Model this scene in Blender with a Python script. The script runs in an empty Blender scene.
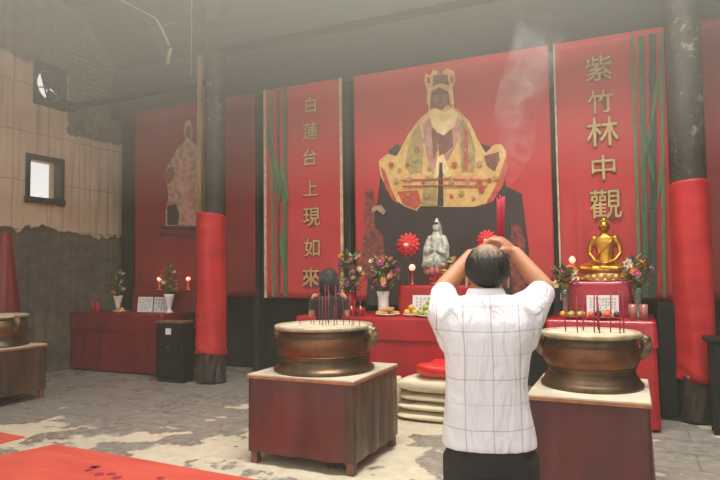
import bpy, bmesh, math, random
from mathutils import Vector, Matrix, noise as mnoise
random.seed(7)
C = bpy.context.scene.collection
PI = math.pi

# ------------------------------------------------------------------ camera
cam_data = bpy.data.cameras.new('camera')
cam = bpy.data.objects.new('camera', cam_data)
C.objects.link(cam)
cam_data.sensor_width = 36.0
cam_data.lens = 598.3 * 36.0 / 720.0
cam_data.clip_start = 0.05
_f = Vector((-0.41077831, 0.91019663, 0.05294597))
_r = Vector((0.9111427, 0.4119119, -0.01214758))
_u = Vector((0.03286577, -0.04325137, 0.99852349))
cam.matrix_world = Matrix(((_r.x, _u.x, -_f.x, 0), (_r.y, _u.y, -_f.y, 0), (_r.z, _u.z, -_f.z, 1.58), (0, 0, 0, 1)))
bpy.context.scene.camera = cam

# ------------------------------------------------------------------ light and exposure
sc = bpy.context.scene
sc.view_settings.view_transform = 'Standard'
sc.view_settings.look = 'None'
sc.view_settings.gamma = 1
sc.view_settings.use_curve_mapping = False
sc.view_settings.exposure = -1.1
sc.cycles.max_bounces = 6
sc.cycles.volume_bounces = 1
sc.cycles.sample_clamp_indirect = 6
world = bpy.data.worlds.new('daylight')
sc.world = world
world.use_nodes = True
wb = world.node_tree.nodes['Background']
wb.inputs['Color'].default_value = (1.0, 0.965, 0.91, 1)
wb.inputs['Strength'].default_value = 2.2


def area(name, loc, target, sx, sy, power, color):
    l = bpy.data.lights.new(name, 'AREA')
    l.shape = 'RECTANGLE'; l.size = sx; l.size_y = sy; l.energy = power; l.color = color
    o = bpy.data.objects.new(name, l); C.objects.link(o)
    o.location = loc
    o.rotation_euler = (Vector(target) - Vector(loc)).to_track_quat('-Z', 'Y').to_euler()
    return o


# daylight falling through the open courtyard side of the hall, behind the photographer
area('courtyard_daylight', (0.5, -6.5, 6.5), (-2.0, 5.5, 1.0), 11.0, 6.0, 300, (1.0, 0.97, 0.93))
# the high opening under the front roof, its beam crossing the smoke below the rafters
ro = area('roof_opening_daylight', (0.1, 3.4, 9.4), (-0.5, 5.2, 0.0), 5.6, 2.2, 1900, (0.99, 1.0, 0.87))
ro.data.spread = math.radians(110)


# ------------------------------------------------------------------ helpers
def lin(c):
    out = []
    for v in c:
        v = v / 255.0
        out.append(v / 12.92 if v <= 0.04045 else ((v + 0.055) / 1.055) ** 2.4)
    return (out[0], out[1], out[2], 1.0)


class NT:
    def __init__(self, name):
        self.m = bpy.data.materials.new(name); self.m.use_nodes = True
        self.t = self.m.node_tree; self.bsdf = self.t.nodes['Principled BSDF']
        self.out = self.t.nodes['Material Output']
        self.co = self.n('ShaderNodeTexCoord').outputs['Object']

    def n(self, kind, **kw):
        nd = self.t.nodes.new(kind)
        for k, v in kw.items():
            setattr(nd, k, v)
        return nd

    def link(self, a, b):
        self.t.links.new(a, b)

    def val(self, v, sock):
        if isinstance(v, (int, float)):
            sock.default_value = v
        elif isinstance(v, tuple):
            sock.default_value = v
        else:
            self.link(v, sock)

    def noise(self, scale, detail=4, rough=0.55, vec=None, stretch=None, dist=0.0):
        v = vec or self.co
        if stretch:
            mp = self.n('ShaderNodeMapping'); mp.inputs['Scale'].default_value = stretch
            self.link(v, mp.inputs['Vector']); v = mp.outputs['Vector']
        nd = self.n('ShaderNodeTexNoise')
        nd.inputs['Scale'].default_value = scale; nd.inputs['Detail'].default_value = detail
        nd.inputs['Roughness'].default_value = rough; nd.inputs['Distortion'].default_value = dist
        self.link(v, nd.inputs['Vector'])
        return nd.outputs['Fac']

    def step(self, v, lo, hi):
        nd = self.n('ShaderNodeMapRange'); nd.clamp = True
        self.link(v, nd.inputs['Value'])
        nd.inputs['From Min'].default_value = lo; nd.inputs['From Max'].default_value = hi
        return nd.outputs['Result']

    def math(self, op, a, b=0.0):
        nd = self.n('ShaderNodeMath', operation=op)
        self.val(a, nd.inputs[0]); self.val(b, nd.inputs[1])
        return nd.outputs[0]

    def mix(self, f, a, b, blend='MIX'):
        nd = self.n('ShaderNodeMix', data_type='RGBA', blend_type=blend)
        self.val(f, nd.inputs['Factor']); self.val(a, nd.inputs['A']); self.val(b, nd.inputs['B'])
        return nd.outputs['Result']

    def xyz(self, vec=None):
        nd = self.n('ShaderNodeSeparateXYZ'); self.link(vec or self.co, nd.inputs[0])
        return nd.outputs

    def bump(self, h, strength=0.3, dist=0.02):
        nd = self.n('ShaderNodeBump'); nd.inputs['Strength'].default_value = strength
        nd.inputs['Distance'].default_value = dist
        self.link(h, nd.inputs['Height']); self.link(nd.outputs['Normal'], self.bsdf.inputs['Normal'])

    def set(self, **kw):
        for k, v in kw.items():
            self.val(v, self.bsdf.inputs[k.replace('_', ' ')])
        return self.m


def mat(name, c1, c2=None, scale=6.0, rough=0.6, metal=0.0, bump=0.0, bscale=None, stretch=None, coat=0.0,
        emit=None, estr=0.0, lo=0.35, hi=0.65, trans=0.0, spec=0.5, detail=4):
    t = NT(name)
    f = t.noise(scale, detail, stretch=stretch)
    if c2 is None:
        c2 = tuple(v * 0.82 for v in c1)
    t.link(t.mix(t.step(f, lo, hi), lin(c1), lin(c2)), t.bsdf.inputs['Base Color'])
    t.set(Roughness=rough, Metallic=metal)
    t.bsdf.inputs['Specular IOR Level'].default_value = spec
    t.bsdf.inputs['Coat Weight'].default_value = coat
    t.bsdf.inputs['Coat Roughness'].default_value = 0.25
    t.bsdf.inputs['Transmission Weight'].default_value = trans
    if bump:
        t.bump(t.noise(bscale or scale * 2, 5, stretch=stretch), bump)
    if emit:
        t.bsdf.inputs['Emission Color'].default_value = lin(emit)
        t.bsdf.inputs['Emission Strength'].default_value = estr
    return t.m


class MB:
    def __init__(self):
        self.v = []; self.f = []; self.mi = []; self.sm = []

    def add(self, vs, fs, mi=0, smooth=True):
        b = len(self.v)
        self.v += [Vector(p) for p in vs]
        for f in fs:
            self.f.append([b + i for i in f]); self.mi.append(mi); self.sm.append(smooth)
        return self

    def box(self, x0, x1, y0, y1, z0, z1, mi=0, rz=0.0, bev=0.0):
        if bev > 0:
            bm = bmesh.new(); bmesh.ops.create_cube(bm, size=1)
            for v in bm.verts:
                v.co = Vector(((x0 + x1) / 2 + v.co.x * (x1 - x0), (y0 + y1) / 2 + v.co.y * (y1 - y0), (z0 + z1) / 2 + v.co.z * (z1 - z0)))
            bmesh.ops.bevel(bm, geom=bm.edges[:], offset=bev, segments=2, affect='EDGES', profile=0.6)
            bm.verts.index_update()
            vs = [v.co.copy() for v in bm.verts]; fs = [[v.index for v in f.verts] for f in bm.faces]
            bm.free()
        else:
            vs = [Vector((x, y, z)) for x in (x0, x1) for y in (y0, y1) for z in (z0, z1)]
            fs = [(0, 1, 3, 2), (4, 6, 7, 5), (0, 4, 5, 1), (2, 3, 7, 6), (0, 2, 6, 4), (1, 5, 7, 3)]
        if rz:
            c = Vector(((x0 + x1) / 2, (y0 + y1) / 2, 0)); m = Matrix.Rotation(rz, 3, 'Z')
            vs = [m @ (v - c) + c for v in vs]
        return self.add(vs, fs, mi, bev > 0 and False)

    def bar(self, a, b, w, h, mi=0):
        a = Vector(a); b = Vector(b); d = (b - a).normalized()
        up = Vector((0, 0, 1)) if abs(d.z) < 0.95 else Vector((0, 1, 0))
        s = d.cross(up).normalized() * w / 2; u = s.cross(d).normalized() * h / 2
        vs = [p + i * s + j * u for p in (a, b) for i, j in ((-1, -1), (1, -1), (1, 1), (-1, 1))]
        return self.add(vs, [(3, 2, 1, 0), (4, 5, 6, 7), (0, 1, 5, 4), (1, 2, 6, 5), (2, 3, 7, 6), (3, 0, 4, 7)], mi, False)

    def lathe(self, prof, c=(0, 0, 0), seg=32, mi=0, smooth=True, ex=1.0, ey=1.0):
        vs = []; fs = []
        n = len(prof)
        for r, z in prof:
            for k in range(seg):
                a = 2 * PI * k / seg
                vs.append((c[0] + r * math.cos(a) * ex, c[1] + r * math.sin(a) * ey, c[2] + z))
        for i in range(n - 1):
            for k in range(seg):
                k2 = (k + 1) % seg
                fs.append((i * seg + k, i * seg + k2, (i + 1) * seg + k2, (i + 1) * seg + k))
        self.add(vs, fs, mi, smooth)
        b = len(self.v) - n * seg
        self.f.append([b + k for k in reversed(range(seg))]); self.mi.append(mi); self.sm.append(False)
        self.f.append([b + (n - 1) * seg + k for k in range(seg)]); self.mi.append(mi); self.sm.append(False)
        return self

    def tube(self, pts, rad, seg=8, mi=0, cap=True, ell=1.0):
        pts = [Vector(p) for p in pts]; n = len(pts)
        if isinstance(rad, (int, float)):
            rad = [rad] * n
        vs = []; fs = []
        ref = None
        for i, p in enumerate(pts):
            d = (pts[min(i + 1, n - 1)] - pts[max(i - 1, 0)]).normalized()
            if ref is None:
                ref = d.cross(Vector((0, 0, 1)) if abs(d.z) < 0.9 else Vector((0, 1, 0))).normalized()
            ref = (ref - d * ref.dot(d)).normalized()
            u = d.cross(ref)
            for k in range(seg):
                a = 2 * PI * k / seg
                vs.append(p + (ref * math.cos(a) + u * math.sin(a) * ell) * rad[i])
        for i in range(n - 1):
            for k in range(seg):
                k2 = (k + 1) % seg
                fs.append((i * seg + k, i * seg + k2, (i + 1) * seg + k2, (i + 1) * seg + k))
        if cap:
            fs.append(tuple(reversed(range(seg)))); fs.append(tuple((n - 1) * seg + k for k in range(seg)))
        return self.add(vs, fs, mi, True)

    def limb(self, pts, rad, seg=12, mi=0):
        """a tube with rounded ends"""
        self.tube(pts, rad, seg, mi)
        for p, r in ((pts[0], rad[0]), (pts[-1], rad[-1])):
            self.ell(p, (r, r, r), mi=mi, nu=seg, nv=6)
        return self

    def ell(self, c, r, mi=0, nu=16, nv=10, rot=None, squash=None):
        c = Vector(c); vs = []; fs = []
        for j in range(1, nv):
            t = PI * j / nv
            for i in range(nu):
                a = 2 * PI * i / nu
                p = Vector((r[0] * math.sin(t) * math.cos(a), r[1] * math.sin(t) * math.sin(a), r[2] * math.cos(t)))
                vs.append(p)
        vs.append(Vector((0, 0, r[2]))); vs.append(Vector((0, 0, -r[2])))
        T = len(vs) - 2; B = T + 1
        for j in range(nv - 2):
            for i in range(nu):
                i2 = (i + 1) % nu
                fs.append((j * nu + i, (j + 1) * nu + i, (j + 1) * nu + i2, j * nu + i2))
        for i in range(nu):
            i2 = (i + 1) % nu
            fs.append((T, i, i2)); fs.append((B, (nv - 2) * nu + i2, (nv - 2) * nu + i))
        if rot is not None:
            vs = [rot @ v for v in vs]
        return self.add([v + c for v in vs], fs, mi, True)

    def loft(self, secs, seg=28, mi=0, power=2.0):
        """horizontal rings: (cx, cy, z, rx, ry)"""
        vs = []; fs = []
        for cx, cy, z, rx, ry in secs:
            for k in range(seg):
                a = 2 * PI * k / seg
                ca, sa = math.cos(a), math.sin(a)
                e = 2.0 / power
                vs.append((cx + rx * math.copysign(abs(ca) ** e, ca), cy + ry * math.copysign(abs(sa) ** e, sa), z))
        n = len(secs)
        for i in range(n - 1):
            for k in range(seg):
                k2 = (k + 1) % seg
                fs.append((i * seg + k, i * seg + k2, (i + 1) * seg + k2, (i + 1) * seg + k))
        fs.append(tuple(reversed(range(seg)))); fs.append(tuple((n - 1) * seg + k for k in range(seg)))
        if secs[0][2] > secs[-1][2]:
            fs = [tuple(reversed(f)) for f in fs]
        return self.add(vs, fs, mi, True)

    def plate(self, pts, y0, y1, mi=0):
        """a closed outline in (x, z), given thickness between y0 (front) and y1"""
        n = len(pts)
        ar = sum(pts[i][0] * pts[(i + 1) % n][1] - pts[(i + 1) % n][0] * pts[i][1] for i in range(n))
        if ar < 0:
            pts = pts[::-1]
        vs = [(x, y0, z) for x, z in pts] + [(x, y1, z) for x, z in pts]
        fs = [tuple(range(n)), tuple(n + i for i in reversed(range(n)))]
        fs += [(i, n + i, n + (i + 1) % n, (i + 1) % n) for i in range(n)]
        return self.add(vs, fs, mi, False)

    def grid(self, fn, nu, nv, mi=0, smooth=True, closed=False):
        vs = [fn(i / nu, j / nv) for j in range(nv + 1) for i in range(nu + 1)]
        fs = [(j * (nu + 1) + i, j * (nu + 1) + i + 1, (j + 1) * (nu + 1) + i + 1, (j + 1) * (nu + 1) + i) for j in range(nv) for i in range(nu)]
        return self.add(vs, fs, mi, smooth)

    def remesh(self, size, smooth=3, factor=0.5):
        me = bpy.data.meshes.new('tmp'); me.from_pydata([tuple(v) for v in self.v], [], self.f)
        bm = bmesh.new(); bm.from_mesh(me); bmesh.ops.recalc_face_normals(bm, faces=bm.faces[:]); bm.to_mesh(me); bm.free()
        ob = bpy.data.objects.new('tmp', me); C.objects.link(ob)
        m = ob.modifiers.new('r', 'REMESH'); m.mode = 'VOXEL'; m.voxel_size = size; m.use_smooth_shade = True
        if smooth:
            s = ob.modifiers.new('s', 'SMOOTH'); s.iterations = smooth; s.factor = factor
        dg = bpy.context.evaluated_depsgraph_get()
        r = bpy.data.meshes.new_from_object(ob.evaluated_get(dg))
        self.v = [v.co.copy() for v in r.vertices]; self.f = [list(p.vertices) for p in r.polygons]
        self.mi = [0] * len(self.f); self.sm = [True] * len(self.f)
        bpy.data.objects.remove(ob); bpy.data.meshes.remove(me); bpy.data.meshes.remove(r)
        return self

    def build(self, name, mats, parent=None, org=None, local=False, outward=False):
        if not isinstance(mats, (list, tuple)):
            mats = [mats]
        if local:
            o0 = Vector((0, 0, 0))
        elif parent is not None:
            o0 = Vector(parent['_org'])
        else:
            o0 = Vector(org) if org is not None else Vector((0, 0, 0))
        me = bpy.data.meshes.new(name)
        me.from_pydata([tuple(v - o0) for v in self.v], [], self.f)
        for m in mats:
            me.materials.append(m)
        me.polygons.foreach_set('material_index', self.mi)
        me.polygons.foreach_set('use_smooth', self.sm)
        if outward:
            bm = bmesh.new(); bm.from_mesh(me); bmesh.ops.recalc_face_normals(bm, faces=bm.faces[:]); bm.to_mesh(me); bm.free()
        me.update()
        ob = bpy.data.objects.new(name, me); C.objects.link(ob)
        ob['_org'] = tuple(o0)
        if parent is not None:
            ob.parent = parent
        else:
            ob.location = o0
        return ob


def tag(o, label, cat, group=None, kind=None):
    if label: o['label'] = label
    if cat: o['category'] = cat
    if group: o['group'] = group
    if kind: o['kind'] = kind
    return o


def thing(name, label, cat, loc=(0, 0, 0), group=None, rz=0.0):
    o = bpy.data.objects.new(name, None); C.objects.link(o)
    o.location = loc; o.rotation_euler = (0, 0, rz); o['_org'] = tuple(loc)
    o.empty_display_size = 0.1
    return tag(o, label, cat, group)


def struct(o):
    o['kind'] = 'structure'
    return o


def dup(src, loc, label=None, rz=0.0, scale=1.0):
    """copy a thing, its parts and their sub-parts"""
    r = src.copy(); C.objects.link(r); r.location = loc; r.rotation_euler = (0, 0, rz); r.scale = (scale,) * 3
    if label: r['label'] = label
    for ch in list(src.children):
        c = ch.copy(); C.objects.link(c); c.parent = r
        for g in ch.children:
            d = g.copy(); C.objects.link(d); d.parent = c
    return r


def rnd(a, b):
    return random.uniform(a, b)


# ------------------------------------------------------------------ materials
def wall_left_mat():
    t = NT('peeling_plaster')
    x, y, z = t.xyz()[0], t.xyz()[1], t.xyz()[2]
    n1 = t.noise(1.3, 8, 0.62); n2 = t.noise(7, 5, 0.6); n3 = t.noise(0.8, 3); fine = t.noise(30, 4, 0.7)
    streak = t.noise(3.0, 5, 0.6, stretch=(1, 3.0, 0.18))
    peach = t.mix(t.step(n1, 0.35, 0.7), lin((216, 190, 160)), lin((190, 162, 134)))
    peach = t.mix(t.math('MULTIPLY', t.step(streak, 0.5, 0.72), 0.55), peach, lin((112, 98, 82)))
    low = t.mix(t.step(n2, 0.35, 0.7), lin((106, 96, 80)), lin((80, 73, 63)))
    low = t.mix(t.step(n1, 0.5, 0.62), low, lin((120, 108, 90)))
    low = t.mix(t.math('MULTIPLY', t.step(streak, 0.52, 0.7), 0.6), low, lin((62, 58, 52)))
    # lower peeling edge, stepped like broken plaster
    e = t.math('ADD', z, t.math('MULTIPLY', t.math('SUBTRACT', n1, 0.5), 1.1))
    e = t.math('ADD', e, t.math('MULTIPLY', t.math('SUBTRACT', n2, 0.5), 0.18))
    lowmask = t.math('SUBTRACT', 1.0, t.step(e, 2.30, 2.33))
    rim = t.math('MULTIPLY', t.step(e, 2.25, 2.32), t.math('SUBTRACT', 1.0, t.step(e, 2.32, 2.36)))
    # upper grey render: lower towards the back corner
    u = t.math('ADD', z, t.math('MULTIPLY', t.math('SUBTRACT', n2, 0.5), 0.22))
    u = t.math('ADD', u, t.math('MULTIPLY', t.math('SUBTRACT', n1, 0.5), 0.5))
    hi_r = t.math('MULTIPLY', t.step(u, 3.97, 4.0), t.step(t.math('ADD', y, t.math('MULTIPLY', n2, 0.12)), 7.20, 7.23))
    hi_l = t.step(u, 4.97, 5.06)
    up = t.math('MAXIMUM', hi_r, hi_l)
    grey = t.mix(t.step(n2, 0.35, 0.65), lin((142, 130, 112)), lin((110, 101, 88)))
    grey = t.mix(t.math('MULTIPLY', t.step(streak, 0.5, 0.7), 0.6), grey, lin((76, 70, 62)))
    col = t.mix(up, peach, grey)
    col = t.mix(lowmask, col, low)
    col = t.mix(t.math('MULTIPLY', rim, 0.7), col, lin((58, 52, 46)))
    # exposed rubble patch
    r = t.n('ShaderNodeTexBrick'); r.inputs['Scale'].default_value = 1.0
    r.inputs['Brick Width'].default_value = 0.33; r.inputs['Row Height'].default_value = 0.085
    r.inputs['Mortar Size'].default_value = 0.014
    r.inputs['Color1'].default_value = lin((140, 128, 108)); r.inputs['Color2'].default_value = lin((120, 110, 94))
    r.inputs['Mortar'].default_value = lin((88, 80, 68))
    cb = t.n('ShaderNodeCombineXYZ'); t.link(y, cb.inputs[0]); t.link(z, cb.inputs[1])
    mm = t.n('ShaderNodeVectorMath', operation='ADD'); t.link(cb.outputs[0], mm.inputs[0])
    nn = t.n('ShaderNodeTexNoise'); nn.inputs['Scale'].default_value = 5; t.link(t.co, nn.inputs['Vector'])
    sc_ = t.n('ShaderNodeVectorMath', operation='SCALE'); t.link(nn.outputs['Color'], sc_.inputs[0]); sc_.inputs['Scale'].default_value = 0.06
    t.link(sc_.outputs[0], mm.inputs[1]); t.link(mm.outputs[0], r.inputs['Vector'])
    py = t.math('ABSOLUTE', t.math('SUBTRACT', t.math('ADD', y, t.math('MULTIPLY', n1, 0.5)), 7.95))
    pz = t.math('ABSOLUTE', t.math('SUBTRACT', t.math('ADD', z, t.math('MULTIPLY', n2, 0.3)), 5.33))
    pm = t.math('MULTIPLY', t.math('SUBTRACT', 1.0, t.step(py, 0.40, 0.44)), t.math('SUBTRACT', 1.0, t.step(pz, 0.52, 0.56)))
    col = t.mix(pm, col, r.outputs['Color'])
    # board joints and cracks
    br = t.n('ShaderNodeTexBrick'); br.inputs['Scale'].default_value = 1.0; br.offset = 0.0
    br.inputs['Brick Width'].default_value = 0.62; br.inputs['Row Height'].default_value = 0.78
    br.inputs['Mortar Size'].default_value = 0.007
    t.link(mm.outputs[0], br.inputs['Vector'])
    col = t.mix(t.math('MULTIPLY', br.outputs['Fac'], 0.5), col, lin((70, 62, 54)))
    t.link(col, t.bsdf.inputs['Base Color'])
    h = t.math('SUBTRACT', t.math('ADD', t.math('MULTIPLY', fine, 0.15), t.math('MULTIPLY', n2, 0.2)), t.math('MULTIPLY', lowmask, 0.5))
    t.bump(h, 0.6, 0.05)
    return t.set(Roughness=0.92)


def floor_mat():
    t = NT('worn_stone_floor')
    x, y = t.xyz()[0], t.xyz()[1]
    big = t.noise(0.42, 3, 0.5); n1 = t.noise(1.5, 6, 0.6); n2 = t.noise(9, 5, 0.65); fine = t.noise(40, 4, 0.7)
    grey = t.mix(t.step(n2, 0.35, 0.68), lin((166, 158, 145)), lin((120, 114, 105)))
    grey = t.mix(t.math('MULTIPLY', t.step(n1, 0.42, 0.62), 0.55), grey, lin((138, 132, 124)))
    # pale cement screed left in patches, worn through elsewhere
    pale = t.mix(t.step(n2, 0.35, 0.7), lin((216, 203, 178)), lin((196, 182, 158)))
    bias = t.math('MULTIPLY', t.math('SUBTRACT', t.step(x, -5.6, -3.2), t.math('MULTIPLY', t.step(x, -2.0, -0.6), 0.75)), 0.16)
    m = t.math('ADD', t.math('ADD', t.math('MULTIPLY', n1, 0.62), t.math('MULTIPLY', big, 0.5)), bias)
    pm = t.step(m, 0.662, 0.675)
    ring = t.math('MULTIPLY', t.step(m, 0.647, 0.662), t.math('SUBTRACT', 1.0, t.step(m, 0.662, 0.679)))
    col = t.mix(pm, grey, pale)
    col = t.mix(t.math('MULTIPLY', ring, t.step(t.noise(1.1, 2), 0.5, 0.6)), col, lin((140, 84, 66)))
    br = t.n('ShaderNodeTexBrick'); br.inputs['Scale'].default_value = 1.0; br.offset = 0.5
    br.inputs['Brick Width'].default_value = 0.9; br.inputs['Row Height'].default_value = 0.45
    br.inputs['Mortar Size'].default_value = 0.008
    mp = t.n('ShaderNodeMapping'); t.link(t.co, mp.inputs[0]); mp.inputs['Rotation'].default_value = (0, 0, 0.0)
    t.link(mp.outputs[0], br.inputs['Vector'])
    col = t.mix(t.math('MULTIPLY', br.outputs['Fac'], t.math('MULTIPLY', t.math('SUBTRACT', 1.0, pm), 0.45)), col, lin((70, 66, 60)))
    bits = t.math('MULTIPLY', t.step(t.noise(5.2, 2), 0.70, 0.72), t.step(t.noise(0.9, 2), 0.5, 0.52))
    col = t.mix(bits, col, lin((126, 70, 56)))
    t.link(col, t.bsdf.inputs['Base Color'])
    t.bump(t.math('ADD', t.math('MULTIPLY', n2, 0.5), t.math('ADD', t.math('MULTIPLY', fine, 0.2), t.math('MULTIPLY', pm, 0.35))), 0.5, 0.03)
    t.link(t.step(n1, 0.2, 1.1), t.bsdf.inputs['Roughness'])
    t.set(Roughness=0.72)
    return t.m


M = {}
M['wall_left'] = wall_left_mat()
M['floor'] = floor_mat()
M['soot_wall'] = mat('sooty_wall', (34, 29, 26), (22, 19, 18), 2.5, 0.85, bump=0.4, bscale=8)
M['plain_wall'] = mat('grey_plaster', (150, 136, 116), (118, 106, 92), 1.2, 0.9, bump=0.3, bscale=9)
M['roof'] = mat('old_roof_boards', (66, 58, 48), (44, 40, 34), 3, 0.85, bump=0.4, stretch=(4, .4, .4))
M['dark_wood'] = mat('smoke_dark_timber', (46, 40, 34), (28, 25, 22), 5, 0.75, bump=0.35, stretch=(.4, 4, 4))
M['dark_post'] = mat('smoke_dark_post', (40, 36, 30), (24, 22, 20), 5, 0.7, bump=0.3, stretch=(4, 4, .4))
M['tan_wood'] = mat('bare_tan_wood', (150, 118, 82), (112, 88, 62), 5, 0.75, stretch=(6, 6, .5))
M['bamboo_strip'] = mat('split_bamboo', (196, 174, 132), (150, 128, 92), 6, 0.7)


def column_mat():
    t = NT('flaking_black_column')
    n1 = t.noise(2.2, 6, 0.65); n2 = t.noise(10, 6, 0.7)
    col = t.mix(t.step(n2, 0.4, 0.7), lin((44, 39, 34)), lin((66, 58, 48)))
    m = t.math('MULTIPLY', t.step(n1, 0.53, 0.62), t.step(n2, 0.54, 0.62))
    col = t.mix(m, col, lin((124, 112, 94)))
    t.link(col, t.bsdf.inputs['Base Color']); t.bump(n2, 0.5, 0.02)
    return t.set(Roughness=0.7)


M['column'] = column_mat()
M['dark_plastic'] = mat('dark_plastic_wrap', (64, 48, 40), (34, 28, 26), 5, 0.4, bump=0.5, bscale=9)
M['red_wrap'] = mat('bright_red_cloth', (192, 42, 44), (166, 30, 36), 2.0, 0.5, bump=0.25, bscale=5, stretch=(1, 1, 3), spec=0.3)
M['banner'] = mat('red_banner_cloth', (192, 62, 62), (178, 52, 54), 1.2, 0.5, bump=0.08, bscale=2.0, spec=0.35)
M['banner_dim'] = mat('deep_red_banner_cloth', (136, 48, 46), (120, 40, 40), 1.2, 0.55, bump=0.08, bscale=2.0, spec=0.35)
M['gilt_ink'] = mat('gilt_lettering', (200, 168, 114), (176, 142, 92), 14, 0.6)
M['ink_edge'] = mat('dark_lettering_edge', (110, 70, 46), (96, 60, 42), 14, 0.6)
M['cream_edge'] = mat('cream_edging', (206, 186, 146), (170, 150, 112), 8, 0.6)
M['green_bamboo'] = mat('printed_green', (74, 112, 72), (56, 88, 60), 7, 0.6, stretch=(5, 1, .6))
M['pale_bamboo'] = mat('printed_pale_green', (104, 128, 84), (84, 104, 70), 7, 0.6, stretch=(5, 1, .6))
M['teal_bamboo'] = mat('printed_grey_green', (64, 84, 70), (48, 62, 54), 7, 0.6, stretch=(5, 1, .6))
M['robe_gold'] = mat('printed_gold_brocade', (220, 184, 112), (206, 162, 96), 9, 0.6, detail=8, lo=.4, hi=.6)
M['robe_hem'] = mat('printed_brocade_hem', (216, 176, 112), (200, 140, 92), 14, 0.6, detail=8, lo=.45, hi=.6)
M['robe_green'] = mat('printed_olive_folds', (178, 158, 98), (150, 124, 80), 10, 0.6, detail=8)
M['robe_red'] = mat('printed_red_folds', (196, 92, 66), (170, 66, 52), 9, 0.6)
M['robe_mauve'] = mat('printed_mauve_lapel', (198, 148, 132), (164, 112, 104), 9, 0.6)
M['print_brown'] = mat('printed_brown', (138, 84, 64), (106, 64, 52), 12, 0.6)
M['print_flesh'] = mat('printed_flesh', (160, 104, 82), (140, 88, 70), 20, 0.6)
M['print_cream'] = mat('printed_cream', (236, 214, 160), (216, 182, 122), 14, 0.6)
M['print_dark'] = mat('printed_dark_ground', (64, 48, 45), (52, 40, 38), 1.5, 0.6)
M['print_charcoal'] = mat('printed_charcoal', (74, 62, 60), (56, 48, 46), 6, 0.6)  # charcoal colour of the darker printed patches and the diadem
M['print_rose'] = mat('printed_rose', (158, 72, 64), (84, 48, 46), 16, 0.6, detail=8)
M['print_pale'] = mat('printed_pale_robe', (176, 144, 114), (148, 108, 88), 11, 0.6, detail=8, lo=.42, hi=.58)
M['altar_red'] = mat('red_altar_cloth', (172, 28, 34), (150, 22, 30), 2.5, 0.42, bump=0.2, bscale=5, spec=0.4)
M['altar_deep'] = mat('deep_red_altar_cloth', (128, 24, 30), (106, 20, 26), 2.5, 0.42, bump=0.2, bscale=5)
M['shiny_red'] = mat('plastic_covered_red_cloth', (184, 24, 48), (160, 18, 40), 4, 0.22, bump=0.6, bscale=11, coat=0.5)
M['maroon'] = mat('maroon_plastic_cloth', (98, 38, 36), (76, 31, 30), 2.2, 0.38, bump=0.8, bscale=3.5, stretch=(1.6, 1.6, .6), coat=0.2)
M['brown_plastic'] = mat('brown_plastic_cloth', (88, 58, 38), (50, 34, 24), 2.5, 0.4, bump=0.8, bscale=5, stretch=(2.5, 2.5, .6), coat=0.3)
M['ply_top'] = mat('dusty_board_top', (204, 192, 170), (178, 164, 142), 5, 0.75, bump=0.1)
M['raw_edge'] = mat('raw_board_edge', (176, 112, 74), (140, 90, 62), 12, 0.7)
M['leg_wood'] = mat('worn_leg_wood', (130, 84, 64), (88, 60, 48), 8, 0.7)


def bronze_mat():
    t = NT('weathered_bronze')
    n1 = t.noise(5, 6, 0.6); n2 = t.noise(26, 4, 0.6); z = t.xyz()[2]
    col = t.mix(t.step(n1, 0.35, 0.68), lin((110, 86, 62)), lin((74, 61, 49)))
    belly = t.math('MULTIPLY', t.step(z, 0.12, 0.16), t.math('SUBTRACT', 1.0, t.step(z, 0.26, 0.31)))
    col = t.mix(t.math('MULTIPLY', belly, t.step(n2, 0.3, 0.6)), col, lin((130, 76, 50)))
    t.link(col, t.bsdf.inputs['Base Color'])
    t.bump(n2, 0.12, 0.01)
    return t.set(Roughness=0.36, Metallic=0.75)


M['bronze'] = bronze_mat()
M['handle_bronze'] = mat('worn_handle_bronze', (150, 126, 96), (96, 76, 56), 14, 0.4, 0.6, bump=0.2)
M['rim_brass'] = mat('ash_dusted_rim', (194, 180, 150), (164, 146, 114), 12, 0.5, 0.2)
M['ash'] = mat('incense_ash', (212, 199, 174), (182, 166, 140), 14, 0.95, bump=0.7, bscale=40)
M['incense_red'] = mat('red_incense_stick', (150, 26, 40), (120, 22, 32), 10, 0.6)
M['incense_bundle'] = mat('bright_red_incense', (190, 24, 50), (160, 18, 40), 10, 0.5)
M['sack'] = mat('white_woven_sack', (222, 208, 178), (196, 180, 150), 3, 0.62, bump=0.25, bscale=14)
M['sack_mark'] = mat('printed_sack_band', (176, 120, 100), (160, 112, 94), 3, 0.65)
M['red_bag'] = mat('scarlet_plastic_bag', (226, 44, 34), (200, 30, 26), 5, 0.25, bump=0.5, bscale=9, coat=0.3)
M['floor_mat'] = mat('orange_red_mat', (218, 92, 70), (190, 60, 50), 1.6, 0.9, bump=0.4, bscale=30, lo=.3, hi=.7, stretch=(.6, 2.2, 1), detail=8)
M['magenta'] = mat('magenta_paper', (170, 44, 74), (130, 40, 62), 10, 0.8)
M['skin'] = mat('warm_skin', (196, 136, 100), (178, 116, 84), 8, 0.5, bump=0.06, bscale=60)
M['shoe'] = mat('black_leather', (30, 28, 27), None, 5, 0.4)
M['trouser'] = mat('charcoal_trousers', (50, 46, 44), (40, 37, 36), 6, 0.85, bump=0.2, bscale=12)


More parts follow.
